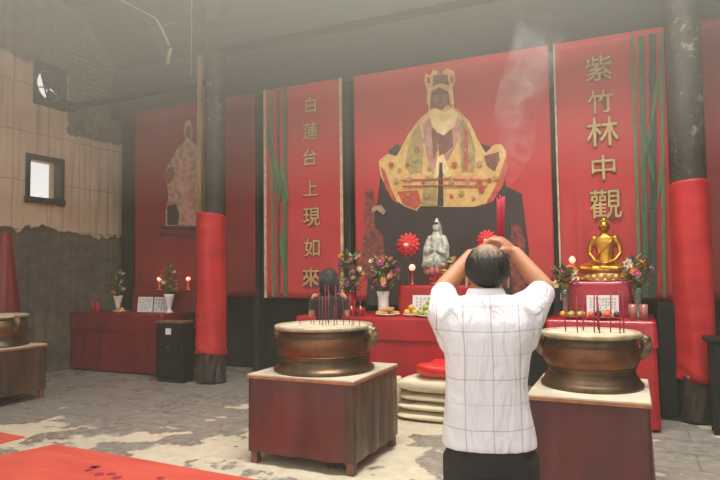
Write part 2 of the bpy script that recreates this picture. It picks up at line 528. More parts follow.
def shirt_mat():
    t = NT('white_checked_shirt')
    o = t.xyz(); x, z = o[0], o[2]
    n = t.noise(2.2, 3)
    wob = t.math('MULTIPLY', t.math('SUBTRACT', t.noise(3.5, 2), 0.5), 0.022)

    def line(v, pitch, off, w):
        a = t.math('ADD', t.math('MULTIPLY', t.math('ADD', v, wob), 1.0 / pitch), off + 40.0)
        fr = t.math('ABSOLUTE', t.math('SUBTRACT', t.math('FRACT', a), 0.5))
        return t.math('SUBTRACT', 1.0, t.step(fr, w / pitch * 0.55, w / pitch))
    base = t.mix(t.step(n, 0.3, 0.7), lin((238, 232, 234)), lin((228, 222, 226)))
    c = t.mix(t.math('MULTIPLY', line(x, 0.103, 0.43, 0.0025), 0.55), base, lin((140, 132, 142)))
    c = t.mix(t.math('MULTIPLY', line(z, 0.183, 0.12, 0.0024), 0.52), c, lin((146, 124, 132)))
    c = t.mix(t.math('MULTIPLY', line(z, 0.183, 0.62, 0.002), 0.35), c, lin((180, 140, 140)))
    t.link(c, t.bsdf.inputs['Base Color'])
    w = t.noise(9, 4, 0.5, stretch=(1.6, 1, .5), dist=0.8)
    t.bump(w, 0.8, 0.04)
    return t.set(Roughness=0.85)


M['shirt'] = shirt_mat()
M['collar'] = mat('white_collar_cloth', (232, 228, 230), (220, 216, 220), 6, 0.85, bump=0.2, bscale=14)


def hair_mat():
    t = NT('thinning_grey_black_hair')
    o = t.xyz(); d = t.n('ShaderNodeVectorMath', operation='DISTANCE')
    t.link(t.co, d.inputs[0]); d.inputs[1].default_value = (0.008, 0.012, 1.668)
    st = t.noise(60, 4, 0.7, stretch=(1.0, 0.35, .35))
    m = t.math('ADD', t.math('MULTIPLY', d.outputs['Value'], -6.0), t.math('ADD', 0.27, t.math('MULTIPLY', st, 0.6)))
    dark = t.mix(t.step(st, 0.45, 0.7), lin((26, 23, 23)), lin((52, 48, 46)))
    t.link(t.mix(t.step(m, 0.15, 0.5), dark, lin((176, 140, 108))), t.bsdf.inputs['Base Color'])
    t.bump(st, 0.8, 0.01)
    return t.set(Roughness=0.55)


M['hair'] = hair_mat()
M['long_hair'] = mat('long_black_hair', (34, 28, 27), (52, 44, 42), 24, 0.45, bump=0.7, bscale=40, stretch=(1.5, 1.5, .12))
M['black_top'] = mat('black_jacket_cloth', (36, 32, 34), (28, 26, 28), 6, 0.8, bump=0.2)
M['pink_trim'] = mat('pink_piping', (196, 110, 112), None, 6, 0.7)
M['gold'] = mat('gilded_surface', (214, 158, 62), (176, 120, 40), 9, 0.28, 0.85, bump=0.1, bscale=20)
M['pale_gold'] = mat('pale_gilt_base', (222, 190, 126), (186, 148, 88), 16, 0.45, 0.4, bump=0.4)
M['porcelain'] = mat('grey_white_glaze', (196, 190, 176), (124, 120, 110), 14, 0.28, bump=0.35, bscale=18, detail=8, lo=.42, hi=.62)
M['white_glaze'] = mat('white_glaze', (238, 232, 222), (222, 214, 202), 5, 0.25)
M['pink_glaze'] = mat('rose_glaze', (206, 120, 104), (176, 92, 84), 9, 0.4)
M['red_lacquer'] = mat('red_lacquer', (190, 24, 30), (166, 20, 26), 4, 0.3)
M['red_glass'] = mat('red_glass', (214, 40, 52), (190, 30, 42), 4, 0.12, trans=0.55)
M['clear_glass'] = mat('greenish_glass', (206, 222, 206), (190, 206, 190), 4, 0.08, trans=0.85)
M['pink_glass'] = mat('pink_glass', (224, 140, 130), (206, 120, 112), 4, 0.15, trans=0.5)
M['candle_lit'] = mat('lit_candle_wax', (255, 214, 190), None, 4, 0.5, emit=(255, 190, 150), estr=1.3)
M['flame'] = mat('flame', (255, 220, 180), None, 4, 0.5, emit=(255, 210, 170), estr=6)
M['red_bulb'] = mat('glowing_red_bulb', (255, 150, 130), None, 4, 0.4, emit=(255, 150, 126), estr=4.5)
M['lotus_red'] = mat('glowing_lotus_petals', (226, 40, 44), None, 6, 0.4, emit=(220, 26, 34), estr=0.22)
M['paper'] = mat('white_card', (232, 226, 220), (216, 210, 204), 3, 0.7)
M['ink'] = mat('black_ink', (70, 66, 70), None, 3, 0.7)
M['black_lacquer'] = mat('black_cabinet', (24, 21, 20), (17, 16, 15), 3, 0.5, bump=0.1, spec=0.25)
M['metal_grey'] = mat('grey_metal', (130, 130, 132), (100, 100, 104), 6, 0.4, 0.6)
M['leaf'] = mat('fresh_leaf', (88, 112, 58), (60, 84, 44), 18, 0.55)
M['leaf_pale'] = mat('pale_leaf', (142, 152, 98), (112, 128, 78), 18, 0.55)
M['stem'] = mat('green_stem', (76, 96, 52), None, 18, 0.6)
M['fl_yellow'] = mat('yellow_petals', (234, 192, 56), (214, 158, 36), 20, 0.6)
M['fl_magenta'] = mat('magenta_petals', (176, 66, 124), (146, 46, 102), 20, 0.6)
M['fl_white'] = mat('cream_petals', (236, 226, 200), (214, 200, 168), 20, 0.6)
M['fl_pink'] = mat('pink_petals', (222, 128, 138), (200, 98, 112), 20, 0.6)
M['fl_orange'] = mat('orange_petals', (228, 122, 62), (206, 96, 46), 20, 0.6)
M['fl_purple'] = mat('purple_petals', (112, 60, 112), (88, 44, 90), 20, 0.6)
M['fruit_green'] = mat('green_fruit', (184, 178, 96), (150, 156, 74), 6, 0.4)
M['fruit_yellow'] = mat('yellow_fruit', (226, 186, 72), (206, 158, 52), 6, 0.4)
M['fruit_orange'] = mat('orange_fruit', (226, 120, 52), (206, 92, 42), 6, 0.4)
M['fruit_dark'] = mat('dark_plum', (84, 36, 40), (64, 30, 34), 6, 0.35)
M['pastry'] = mat('baked_pastry', (222, 178, 112), (186, 130, 76), 9, 0.7, bump=0.2)
M['window_frame'] = mat('dark_window_frame', (58, 50, 46), (44, 38, 36), 6, 0.7)
M['fan_metal'] = mat('dusty_fan_metal', (82, 80, 78), (58, 56, 54), 8, 0.55, 0.5)


def pane_mat(name, c, k):
    m = bpy.data.materials.new(name); m.use_nodes = True; nt = m.node_tree; b = nt.nodes['Principled BSDF']
    b.inputs['Base Color'].default_value = lin(c); b.inputs['Roughness'].default_value = 0.2
    tr = nt.nodes.new('ShaderNodeBsdfTransparent'); mx = nt.nodes.new('ShaderNodeMixShader'); mx.inputs[0].default_value = k
    nt.links.new(tr.outputs[0], mx.inputs[1]); nt.links.new(b.outputs[0], mx.inputs[2]); nt.links.new(mx.outputs[0], nt.nodes['Material Output'].inputs['Surface'])
    return m


M['clear_pane'] = pane_mat('clear_pane', (220, 222, 220), 0.06)


# ------------------------------------------------------------------ the setting
XL, YB = -8.68, 8.45            # inner faces of the left and the back wall
struct(MB().box(XL - 1.5, 6.0, -1.5, YB + 0.6, -0.2, 0.0).build('floor', M['floor']))


def roof_z(y):                   # underside of the roof
    return 5.28 + (YB - y) * 0.92


# left wall with two real openings: the square window and the round vent
W1 = (6.43, 7.03, 2.82, 3.46)    # y0, y1, z0, z1
W2 = (6.52, 7.09, 4.41, 5.03)
m = MB()
ys = sorted([-1.5, W1[0], W2[0], W1[1], W2[1], 7.2, YB + 0.3])
for a, b in zip(ys[:-1], ys[1:]):
    mid = (a + b) / 2
    holes = sorted([(w[2], w[3]) for w in (W1, W2) if w[0] <= mid <= w[1]])
    z = 0.0
    cuts = []
    for h0, h1 in holes:
        cuts.append((z, h0)); z = h1
    for c0, c1 in cuts:
        m.box(XL - 0.28, XL, a, b, c0, c1)
    t0, t1 = min(roof_z(a) + 0.2, 10.2), min(roof_z(b) + 0.2, 10.2)
    vs = [(xx, yy, zz) for xx in (XL - 0.28, XL) for yy, zz in ((a, z), (b, z), (b, t1), (a, t0))]
    m.add(vs, [(3, 2, 1, 0), (4, 5, 6, 7), (0, 1, 5, 4), (1, 2, 6, 5), (2, 3, 7, 6), (3, 0, 4, 7)], 0, False)
struct(m.build('wall_left', M['wall_left']))
struct(MB().box(XL - 0.28, 6.0, YB, YB + 0.3, 0, 5.6).build('wall_back', M['soot_wall']))
struct(MB().box(5.7, 6.0, -1.5, YB, 0, 10.0).build('wall_right', M['plain_wall']))
m = MB()
y1, y0 = YB + 0.45, 4.1
vs = [(x, y, roof_z(y) + dz) for x in (XL - 0.5, 6.2) for y in (y0, y1) for dz in (0.0, 0.14)]
m.add(vs, [(0, 2, 3, 1), (4, 5, 7, 6), (0, 1, 5, 4), (2, 6, 7, 3), (0, 4, 6, 2), (1, 3, 7, 5)], 0, False)
struct(m.build('ceiling', M['roof']))

# square window: frame, mullion, dusty pane
y0, y1, z0, z1 = W1
m = MB()
for a in ((XL - 0.02, XL + 0.03, y0 - 0.04, y0 + 0.03, z0 - 0.08, z1 + 0.07), (XL - 0.12, XL + 0.05, y1 - 0.03, y1 + 0.04, z0 - 0.08, z1 + 0.07),
          (XL - 0.02, XL + 0.03, y0, y1, z1 - 0.02, z1 + 0.07), (XL - 0.02, XL + 0.06, y0 - 0.06, y1 + 0.06, z0 - 0.07, z0 + 0.02)):
    m.box(*a)
w1 = struct(m.build('window_1', M['window_frame']))
MB().box(XL - 0.262, XL - 0.256, y0, y1, z0, z1).build('pane', M['clear_pane'], w1)
# round vent: square board with a round opening and a stopped fan
y0, y1, z0, z1 = W2
cy, cz = (y0 + y1) / 2, (z0 + z1) / 2
R = 0.255
m = MB()
N = 40
ring = [(cy + R * math.cos(2 * PI * k / N), cz + R * math.sin(2 * PI * k / N)) for k in range(N)]
sq = []
for k in range(N):
    a = 2 * PI * k / N
    s = 1 / max(abs(math.cos(a)), abs(math.sin(a)))
    sq.append((cy + (y1 - y0 + .04) / 2 * s * math.cos(a), cz + (z1 - z0 + .1) / 2 * s * math.sin(a)))
for x, flip in ((XL + 0.03, False), (XL - 0.03, True)):
    vs = [(x, *p) for p in ring] + [(x, *p) for p in sq]
    fs = [(k, N + k, N + (k + 1) % N, (k + 1) % N) for k in range(N)]
    if flip: fs = [f[::-1] for f in fs]
    m.add(vs, fs, 0, False)
vs = [(XL + 0.03, *p) for p in ring] + [(XL - 0.14, *p) for p in ring]
m.add(vs, [(k, (k + 1) % N, N + (k + 1) % N, N + k) for k in range(N)], 0, True)
vs = [(XL + 0.03, *p) for p in sq] + [(XL - 0.03, *p) for p in sq]
m.add(vs, [((k + 1) % N, k, N + k, N + (k + 1) % N) for k in range(N)], 0, False)
w2 = struct(m.build('window_2', M['window_frame']))
hub = MB().ell((XL - 0.06, cy, cz), (0.04, 0.055, 0.055)).build('hub', M['fan_metal'], w2)
for k in range(5):
    a0 = 2 * PI * (k + 0.12) / 5
    if k in (2, 3):
        continue
    m = MB()
    def blade(s, q, a0=a0):
        r = 0.05 + 0.19 * s; wdt = 0.78
        a = a0 + (q - 0.5) * wdt * 1.75
        return (XL - 0.06 - (q - 0.5) * 0.06, cy + r * math.cos(a), cz + r * math.sin(a))
    m.grid(blade, 5, 6)
    ob = m.build('fan_blade', M['fan_metal'], w2)
    sm = ob.modifiers.new('s', 'SOLIDIFY'); sm.thickness = 0.006
m = MB()
for a in (0.3, 0.3 + PI / 2):
    m.bar((XL - 0.13, cy - R * math.cos(a), cz - R * math.sin(a)), (XL - 0.13, cy + R * math.cos(a), cz + R * math.sin(a)), 0.02, 0.02)
m.build('fan_bracket', M['fan_metal'], w2)

# timber: wall plate above the banners, tie beam, purlins, rafters
struct(MB().box(XL, 5.7, 8.095, 8.44, 4.47, 5.06).build('lintel_beam', M['dark_wood']))
struct(MB().box(XL, 5.7, 8.14, 8.44, 5.08, 5.36).build('wall_plate_beam', M['dark_wood']))
struct(MB().box(-5.6, 5.7, 6.98, 7.22, 4.86, 5.28).build('tie_beam', M['dark_wood']))
struct(MB().tube([(XL, 7.15, roof_z(7.15) - 0.16), (5.7, 7.15, roof_z(7.15) - 0.16)], 0.13, 12).build('purlin_beam', M['dark_wood']))
struct(MB().tube([(XL, 6.0, roof_z(6.0) - 0.16), (5.7, 6.0, roof_z(6.0) - 0.16)], 0.13, 12).build('purlin_beam', M['dark_wood']))
for x in (-7.55, -6.6, -5.0, -3.6, -2.2, -0.8, 0.6, 2.0, 3.4, 4.8):
    m = MB(); m.bar((x, YB, roof_z(YB) - 0.05), (x, 4.3, roof_z(4.3) - 0.05), 0.09, 0.1)
    struct(m.build('rafter', M['dark_wood']))
# dark posts between the banners
for x, w in ((-8.27, 0.36), (-5.53, 0.12), (-3.90, 0.15), (-0.885, 0.10), (0.60, 0.1)):
    struct(MB().box(x - w / 2, x + w / 2, 8.14, 8.30, 0, 4.468, bev=0.01).build('back_post', M['dark_post']))
# the two big columns
for x, r in ((-5.555, 0.15), (0.585, 0.172)):
    prof = [(r * 1.06, 0.0), (r * 1.06, 0.06), (r * 1.0, 0.08), (r * 0.99, 2.5), (r * 0.96, 6.6)]
    struct(MB().lathe(prof, (x, 7.13, 0), 28).build('column', M['column']))
struct(MB().box(-5.83, -5.76, 7.06, 7.14, 0.0, 4.86).build('column_batten', M['tan_wood']))

# ------------------------------------------------------------------ hanging banners
BY = 8.08                        # cloth plane; prints lie just in front of it


def banner(label, x0, x1, z0, z1, m, fold=0.0, edges=(), group='red hanging banners'):
    rnd_ph = x0 * 3.1

    def wob(x, z):
        k = max(0.0, (3.4 - z)) / 2.2
        return fold * k * (math.sin(x * 21 + rnd_ph + 0.5 * math.sin(z * 1.3)) * 0.6 + 0.4 * math.sin(x * 37 + z * 0.4) + .9) + 0.004 * math.sin(x * 3 + z * 1.1)
    b = MB()
    nx = max(12, int((x1 - x0) * 34))
    b.grid(lambda s, t: (x0 + s * (x1 - x0), BY + wob(x0 + s * (x1 - x0), z0 + t * (z1 - z0)), z0 + t * (z1 - z0)), nx, 30)
    o = tag(b.build('banner', m, org=((x0 + x1) / 2, BY, z0)), label, 'banner', group)
    sm = o.modifiers.new('s', 'SOLIDIFY'); sm.thickness = 0.006; sm.offset = -1.0
    for e0, e1 in edges:
        MB().box(e0, e1, BY - 0.02, BY - 0.012, z0, z1).build('edging', M['cream_edge'], o)
    return o


def pr(o, name, pts, m, lift=0.014):
    """a printed patch on a banner, one outline in (x, z)"""
    return MB().plate(pts, BY - lift, BY - lift + 0.003).build(name, m, o)


def glyph(o, ch, cx, cz, size, sx=1.0):
    cu = bpy.data.curves.new('glyph', 'FONT'); cu.body = ch; cu.align_x = 'CENTER'; cu.align_y = 'CENTER'
    cu.size = 1.0; cu.extrude = 0.002; cu.resolution_u = 3
    outs = []
    for off in (0.028, 0.006):
        cu.offset = off
        t = bpy.data.objects.new('glyph', cu); C.objects.link(t)
        dg = bpy.context.evaluated_depsgraph_get()
        me = bpy.data.meshes.new_from_object(t.evaluated_get(dg))
        outs.append(([v.co.copy() for v in me.vertices], [list(p.vertices) for p in me.polygons]))
        bpy.data.objects.remove(t); bpy.data.meshes.remove(me)
    xs = [v.x for v in outs[0][0]]; zs = [v.y for v in outs[0][0]]
    mx, mz = (min(xs) + max(xs)) / 2, (min(zs) + max(zs)) / 2
    k = size / max(max(xs) - min(xs), max(zs) - min(zs))
    b = MB()
    for i, (vs, fs) in enumerate(outs):
        yy = BY - 0.016 - 0.003 * i
        b.add([(cx + (v.x - mx) * k * sx, yy - v.z * k, cz + (v.y - mz) * k) for v in vs], fs, i, False)
    bpy.data.curves.remove(cu)
    return b.build('character', [M['ink_edge'], M['gilt_ink']], o)


# 1 the left bay: deep red cloth with a printed standing figure in a long robe
(bx0, bz1), (bx1, bz0) = [(-8.084,4.517),(-6.014,1.241)]
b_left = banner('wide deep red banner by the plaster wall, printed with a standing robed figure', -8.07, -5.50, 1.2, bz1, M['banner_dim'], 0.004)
pr(b_left, 'printed_figure', [(-6.917,4.216),(-6.808,4.221),(-6.764,4.077),(-6.763,3.852),(-6.656,3.755),(-6.549,3.504),(-6.485,2.988),(-6.442,2.377),(-7.349,2.416),(-7.351,2.661),(-7.285,2.902),(-7.309,3.114),(-7.399,3.261),(-7.355,3.399),(-7.222,3.564),(-7.090,3.762),(-6.915,3.867),(-6.960,4.064)], M['print_pale'])
pr(b_left, 'printed_face', [(-6.916,4.094),(-6.829,4.119),(-6.786,4.010),(-6.807,3.891),(-6.894,3.917)], M['print_brown'], 0.018)
pr(b_left, 'printed_sash', [(-7.045,3.548),(-6.871,3.671),(-6.783,3.387),(-6.825,3.011),(-6.695,2.422),(-6.909,2.432),(-6.998,2.919),(-7.087,3.203)], M['robe_mauve'], 0.020)
pr(b_left, 'printed_hand', [(-7.400,3.367),(-7.221,3.458),(-7.132,3.311),(-7.264,3.146),(-7.376,3.189)], M['print_brown'], 0.019)
pr(b_left, 'printed_hem', [(-7.306,2.763),(-7.129,2.788),(-7.040,2.610),(-7.083,2.422),(-7.304,2.432)], M['print_charcoal'], 0.018)
for a in ([(-7.484,2.422),(-6.505,2.346),(-6.505,2.296),(-7.484,2.369)], [(-7.483,2.299),(-6.505,2.228),(-6.505,2.178),(-7.483,2.246)]):
    pr(b_left, 'printed_plinth', a, M['print_charcoal'])

# 2 and 4: the two narrow banners with gilt writing and printed bamboo
(c0, d1), (c1, d2), (c2, d3) = [(-5.321,4.507),(-3.914,4.547),(-4.677,1.185)]
b_l = banner('narrow red banner with seven gilt characters, left of the seated goddess', c0, c1, d3, 4.53, M['banner'], 0.003, [(c0, c0 + 0.05), (c1 - 0.045, c1)])
CH1 = [(-4.456,4.183),(-4.460,3.766),(-4.472,3.367),(-4.468,2.883),(-4.454,2.432),(-4.450,1.961),(-4.471,1.508)]
for ch, (cx, cz), s in zip('白蓮台上現如來', CH1, (.26, .29, .28, .27, .31, .30, .33)):
    glyph(b_l, ch, cx, cz, s)
(c0, d1), (c1, d2), (c2, d3) = [(-0.834,4.521),(0.465,4.462),(-0.841,1.186)]
b_r = banner('narrow red banner with five gilt characters, above the golden Buddha', c0, c1, d3, 4.53, M['banner'], 0.028, [(c0, c0 + 0.022)])
CH2 = [(-0.290,4.124),(-0.280,3.697),(-0.268,3.311),(-0.271,2.853),(-0.262,2.391)]
for ch, (cx, cz), s in zip('紫竹林中觀', CH2, (.34, .32, .40, .33, .39)):
    glyph(b_r, ch, cx, cz, s)


def stalk(o, top, bot, w, m):
    """one printed bamboo stalk with its nodes"""
    (xa, za), (xb, zb) = top, bot
    b = MB(); n = random.randint(6, 9)
    for i in range(n):
        t0, t1 = i / n, (i + 1) / n - 0.002
        p0 = (xa + (xb - xa) * t0, za + (zb - za) * t0); p1 = (xa + (xb - xa) * t1, za + (zb - za) * t1)
        b.plate([(p0[0] - w * .56, p0[1]), (p0[0] + w * .56, p0[1]), (p0[0] + w * .46, (p0[1] + p1[1]) / 2), (p1[0] + w * .54, p1[1]),
                 (p1[0] - w * .54, p1[1]), (p0[0] - w * .46, (p0[1] + p1[1]) / 2)], BY - 0.017, BY - 0.013)
    return b.build('printed_bamboo', m, o)


def leaf_print(o, a, b_, w, m, lift=0.021):
    a = Vector((a[0], 0, a[1])); b_ = Vector((b_[0], 0, b_[1])); d = b_ - a
    s = Vector((-d.z, 0, d.x)).normalized() * w
    pts = [a, a + d * .3 + s, a + d * .65 + s * .7, b_, a + d * .65 - s * .7, a + d * .3 - s]
    return pr(o, 'printed_leaf', [(p.x, p.z) for p in pts], m, lift)


for pa, pb, w, mm in (((271, 90), (273, 297), .085, 'pale_bamboo'), ((279, 88), (279, 297), .06, 'teal_bamboo'), ((285.5, 86), (286, 297), .075, 'green_bamboo')):
    pass
L = [(-5.178,4.504),(-5.149,1.198),(-5.046,4.502),(-5.047,1.199),(-4.916,4.516),(-4.928,1.199)]
stalk(b_l, L[0], L[1], .06, M['pale_bamboo']); stalk(b_l, L[2], L[3], .045, M['teal_bamboo']); stalk(b_l, L[4], L[5], .065, M['green_bamboo'])
L = [(-5.210,3.872),(-5.047,2.731),(-5.155,3.542),(-4.919,2.597),(-4.934,3.202),(-5.177,2.803),(-5.007,3.368),(-4.846,2.624),(-5.247,4.039),(-5.138,3.186),(-4.995,2.252),(-4.962,1.653),(-4.953,3.044),(-5.086,2.495)]
for i in range(0, len(L), 2):
    leaf_print(b_l, L[i], L[i + 1], .04, M['green_bamboo'] if i % 4 == 0 else M['pale_bamboo'], .021 + .0005 * i)
L = [(0.109,4.475),(0.091,1.218),(0.210,4.457),(0.157,1.219),(0.333,4.460),(0.233,1.219),(0.432,4.455),(0.352,1.220)]
for i, (w, mm) in enumerate(((.04, 'pale_bamboo'), (.062, 'green_bamboo'), (.075, 'teal_bamboo'), (.04, 'pale_bamboo'))):
    stalk(b_r, L[2 * i], L[2 * i + 1], w, M[mm])
L = [(0.405,3.998),(0.271,3.271),(0.297,3.392),(0.166,2.786),(0.415,3.010),(0.316,2.345),(0.240,3.027),(0.302,2.591)]
for i in range(0, len(L), 2):
    leaf_print(b_r, L[i], L[i + 1], .03, M['green_bamboo'] if i % 4 else M['pale_bamboo'], .021 + .0005 * i)

# 3 the middle bay: the goddess seated in a spread gold robe
(c0, d1), (c1, d2), (c2, d3) = [(-3.721,4.549),(-0.897,4.504),(-3.658,1.163)]
b_c = banner('wide red middle banner printed with a goddess seated in a spread gold robe', c0, c1, 1.15, 4.53, M['banner'], 0.004)
pr(b_c, 'printed_ground', [(-3.295,3.038),(-3.117,3.347),(-2.838,3.408),(-1.963,3.377),(-1.556,3.198),(-1.488,2.704),(-1.282,2.583),(-1.211,1.838),(-1.205,1.118),(-3.563,1.091),(-3.450,2.220),(-3.349,2.628)], M['print_dark'], 0.011)
pr(b_c, 'printed_robe', [(-2.499,3.877),(-2.665,3.767),(-2.835,3.583),(-2.961,3.376),(-3.041,3.252),(-3.180,3.294),(-3.324,3.204),(-3.296,2.979),(-3.219,2.826),(-3.128,2.659),(-2.945,2.517),(-2.750,2.435),(-2.689,2.503),(-2.337,2.469),(-1.942,2.447),(-1.708,2.488),(-1.569,2.683),(-1.467,3.054),(-1.477,3.177),(-1.541,3.279),(-1.635,3.274),(-1.746,3.175),(-1.852,3.365),(-1.957,3.627),(-2.123,3.816),(-2.293,3.922)], M['robe_gold'])
for ip, (nm, pts, mm) in enumerate((
    ('printed_seat_back', [(-3.164,3.352),(-3.022,3.426),(-2.977,3.378),(-3.056,3.254),(-3.149,3.292)], 'print_charcoal'),
    ('printed_sleeve_lining', [(-1.775,3.137),(-1.570,3.172),(-1.560,3.062),(-1.631,2.905),(-1.737,2.996)], 'print_brown'),
    ('printed_sleeve_edge', [(-1.478,3.109),(-1.442,2.971),(-1.528,2.707),(-1.667,2.499),(-1.763,2.478),(-1.636,2.688),(-1.550,2.899)], 'robe_red'),
    ('printed_sleeve_edge', [(-3.294,3.127),(-3.216,3.032),(-3.126,2.761),(-3.021,2.550),(-3.113,2.614),(-3.220,2.797)], 'robe_red'),
    ('printed_hem_band', [(-2.984,2.941),(-2.695,2.962),(-2.314,2.903),(-1.973,2.905),(-1.700,2.842),(-1.744,2.681),(-1.977,2.725),(-2.318,2.721),(-2.698,2.775),(-2.956,2.750)], 'robe_hem'),
    ('printed_fold', [(-2.805,3.536),(-2.682,3.682),(-2.629,3.301),(-2.665,2.988),(-2.846,2.973),(-2.903,3.181)], 'robe_green'),
    ('printed_fold', [(-2.069,3.696),(-1.960,3.516),(-1.883,3.230),(-1.917,2.928),(-2.085,2.941),(-2.103,3.391)], 'robe_green'),
    ('printed_fold', [(-2.606,2.926),(-2.460,2.886),(-2.438,2.489),(-2.673,2.530)], 'robe_green'),
    ('printed_fold', [(-3.034,2.726),(-2.729,2.734),(-2.673,2.545),(-2.764,2.464),(-2.945,2.546)], 'robe_red'),
    ('printed_lapel', [(-2.637,3.677),(-2.531,3.751),(-2.423,3.281),(-2.488,2.917),(-2.572,3.152)], 'robe_mauve'),
    ('printed_lapel', [(-2.505,3.575),(-2.445,3.626),(-2.423,3.281),(-2.484,3.144)], 'print_brown'),
    ('printed_lapel', [(-2.153,3.735),(-2.070,3.640),(-2.132,3.394),(-2.281,3.126),(-2.401,2.882),(-2.364,3.276)], 'robe_mauve'),
    ('printed_inner_robe', [(-2.433,3.510),(-2.214,3.544),(-2.191,3.315),(-2.308,3.214),(-2.395,3.193)], 'print_brown'),
    ('printed_inner_skirt', [(-2.425,3.168),(-2.337,3.216),(-2.228,2.897),(-2.286,2.873),(-2.371,2.964),(-2.460,2.858),(-2.488,2.917)], 'print_cream'),
    ('printed_skirt_slit', [(-2.397,3.094),(-2.354,3.090),(-2.351,2.484),(-2.438,2.489)], 'print_charcoal'),
    ('printed_fold', [(-2.043,3.553),(-1.988,3.491),(-2.000,2.962),(-2.056,2.995)], 'robe_red'),
    ('printed_collar', [(-2.530,3.837),(-2.426,3.868),(-2.325,3.798),(-2.208,3.840),(-2.110,3.758),(-2.156,3.594),(-2.243,3.533),(-2.331,3.471),(-2.447,3.555),(-2.503,3.661)], 'print_cream'),
    ('printed_face', [(-2.494,4.121),(-2.434,4.199),(-2.288,4.179),(-2.232,4.085),(-2.250,3.917),(-2.338,3.842),(-2.426,3.868),(-2.483,3.947)], 'print_brown'),
    ('printed_crown', [(-2.579,4.394),(-2.505,4.354),(-2.459,4.434),(-2.357,4.375),(-2.254,4.417),(-2.154,4.359),(-2.142,4.244),(-2.188,4.108),(-2.164,3.906),(-2.222,3.885),(-2.246,4.087),(-2.376,4.162),(-2.494,4.121),(-2.513,3.922),(-2.572,3.958),(-2.554,4.129),(-2.596,4.280)], 'robe_gold'),
    ('printed_crown_jewel', [(-2.461,4.348),(-2.256,4.332),(-2.230,4.171),(-2.375,4.220),(-2.478,4.191)], 'print_brown'),
    ('printed_attendant', [(-3.523,2.788),(-3.426,2.811),(-3.397,2.631),(-3.388,2.159),(-3.516,2.105),(-3.560,2.433)], 'print_rose'),
    ('printed_attendant', [(-3.581,2.077),(-3.449,2.309),(-3.262,2.096),(-3.236,1.716),(-3.461,1.457),(-3.620,1.576)], 'print_rose'),
    ('printed_attendant', [(-1.423,2.164),(-1.318,2.186),(-1.246,1.971),(-1.267,1.183),(-1.422,1.182),(-1.461,1.685)], 'print_rose'),
    ('printed_dragon', [(-3.430,2.530),(-3.287,2.551),(-3.209,2.444),(-3.257,2.403),(-3.351,2.481),(-3.447,2.442)], 'print_pale'),
)):
    pr(b_c, nm, pts, M[mm], 0.018 + .0008 * ip)

for nm, pts, mm in (
    ('printed_cheek', [(-2.466,4.045),(-2.407,4.066),(-2.380,3.976),(-2.425,3.910),(-2.468,3.959)], 'print_flesh'), ('printed_cheek', [(-2.319,4.069),(-2.247,4.045),(-2.264,3.933),(-2.323,3.898),(-2.350,3.973)], 'print_flesh'),
    ('printed_eye', [(-2.466,4.088),(-2.392,4.093),(-2.392,4.076),(-2.466,4.074)], 'print_charcoal'), ('printed_eye', [(-2.334,4.085),(-2.261,4.075),(-2.262,4.055),(-2.334,4.068)], 'print_charcoal'),
    ('printed_mouth', [(-2.395,3.921),(-2.322,3.912),(-2.337,3.894),(-2.381,3.899)], 'robe_red'), ('printed_crown_jewel', [(-2.550,4.332),(-2.505,4.325),(-2.507,4.239),(-2.552,4.245)], 'robe_red'),
    ('printed_crown_jewel', [(-2.213,4.297),(-2.170,4.290),(-2.172,4.191),(-2.215,4.197)], 'robe_red'), ('printed_crown_jewel', [(-2.386,4.401),(-2.327,4.393),(-2.314,4.340),(-2.401,4.353)], 'robe_red'),
    ('printed_bead_string', [(-2.539,4.127),(-2.517,4.124),(-2.516,3.749),(-2.539,3.752)], 'print_cream'), ('printed_bead_string', [(-2.203,4.110),(-2.181,4.107),(-2.167,3.736),(-2.189,3.739)], 'print_cream'),
    ('printed_hem_line', [(-2.969,2.896),(-2.315,2.868),(-1.714,2.802),(-1.715,2.789),(-2.315,2.850),(-2.970,2.878)], 'robe_red'), ('printed_hem_line', [(-2.955,2.808),(-2.317,2.777),(-1.730,2.721),(-1.730,2.708),(-2.317,2.760),(-2.956,2.790)], 'robe_red'),
):
    pr(b_c, nm, pts, M[mm], 0.037)
for i, (cx, cz) in enumerate([(-3.120,3.127),(-2.998,3.044),(-3.047,2.887),(-2.874,3.106),(-2.766,3.169),(-2.611,3.443),(-2.719,3.309),(-2.866,2.671),(-2.582,2.639),(-2.234,2.617),(-2.091,2.649),(-1.925,2.570),(-1.813,2.672),(-1.969,3.099),(-1.832,3.031),(-1.701,2.801),(-1.619,2.822),(-2.022,3.243),(-2.182,3.047),(-2.545,3.035),(-2.847,2.887),(-2.638,2.842),(-2.230,2.813),(-2.004,2.796),(-1.838,2.784)]):
    r_ = .035 if i % 2 else .05
    pr(b_c, 'printed_rosette', [(cx + r_ * (1 if k % 2 else .6) * math.cos(PI * k / 6), cz + r_ * (1 if k % 2 else .6) * math.sin(PI * k / 6)) for k in range(12)], M[('robe_red', 'robe_green', 'robe_mauve')[i % 3]], 0.038)

# 5 beyond the right column
banner('deep red banner beyond the right hand column', 0.72, 3.4, 1.2, 4.53, M['banner_dim'], 0.012)


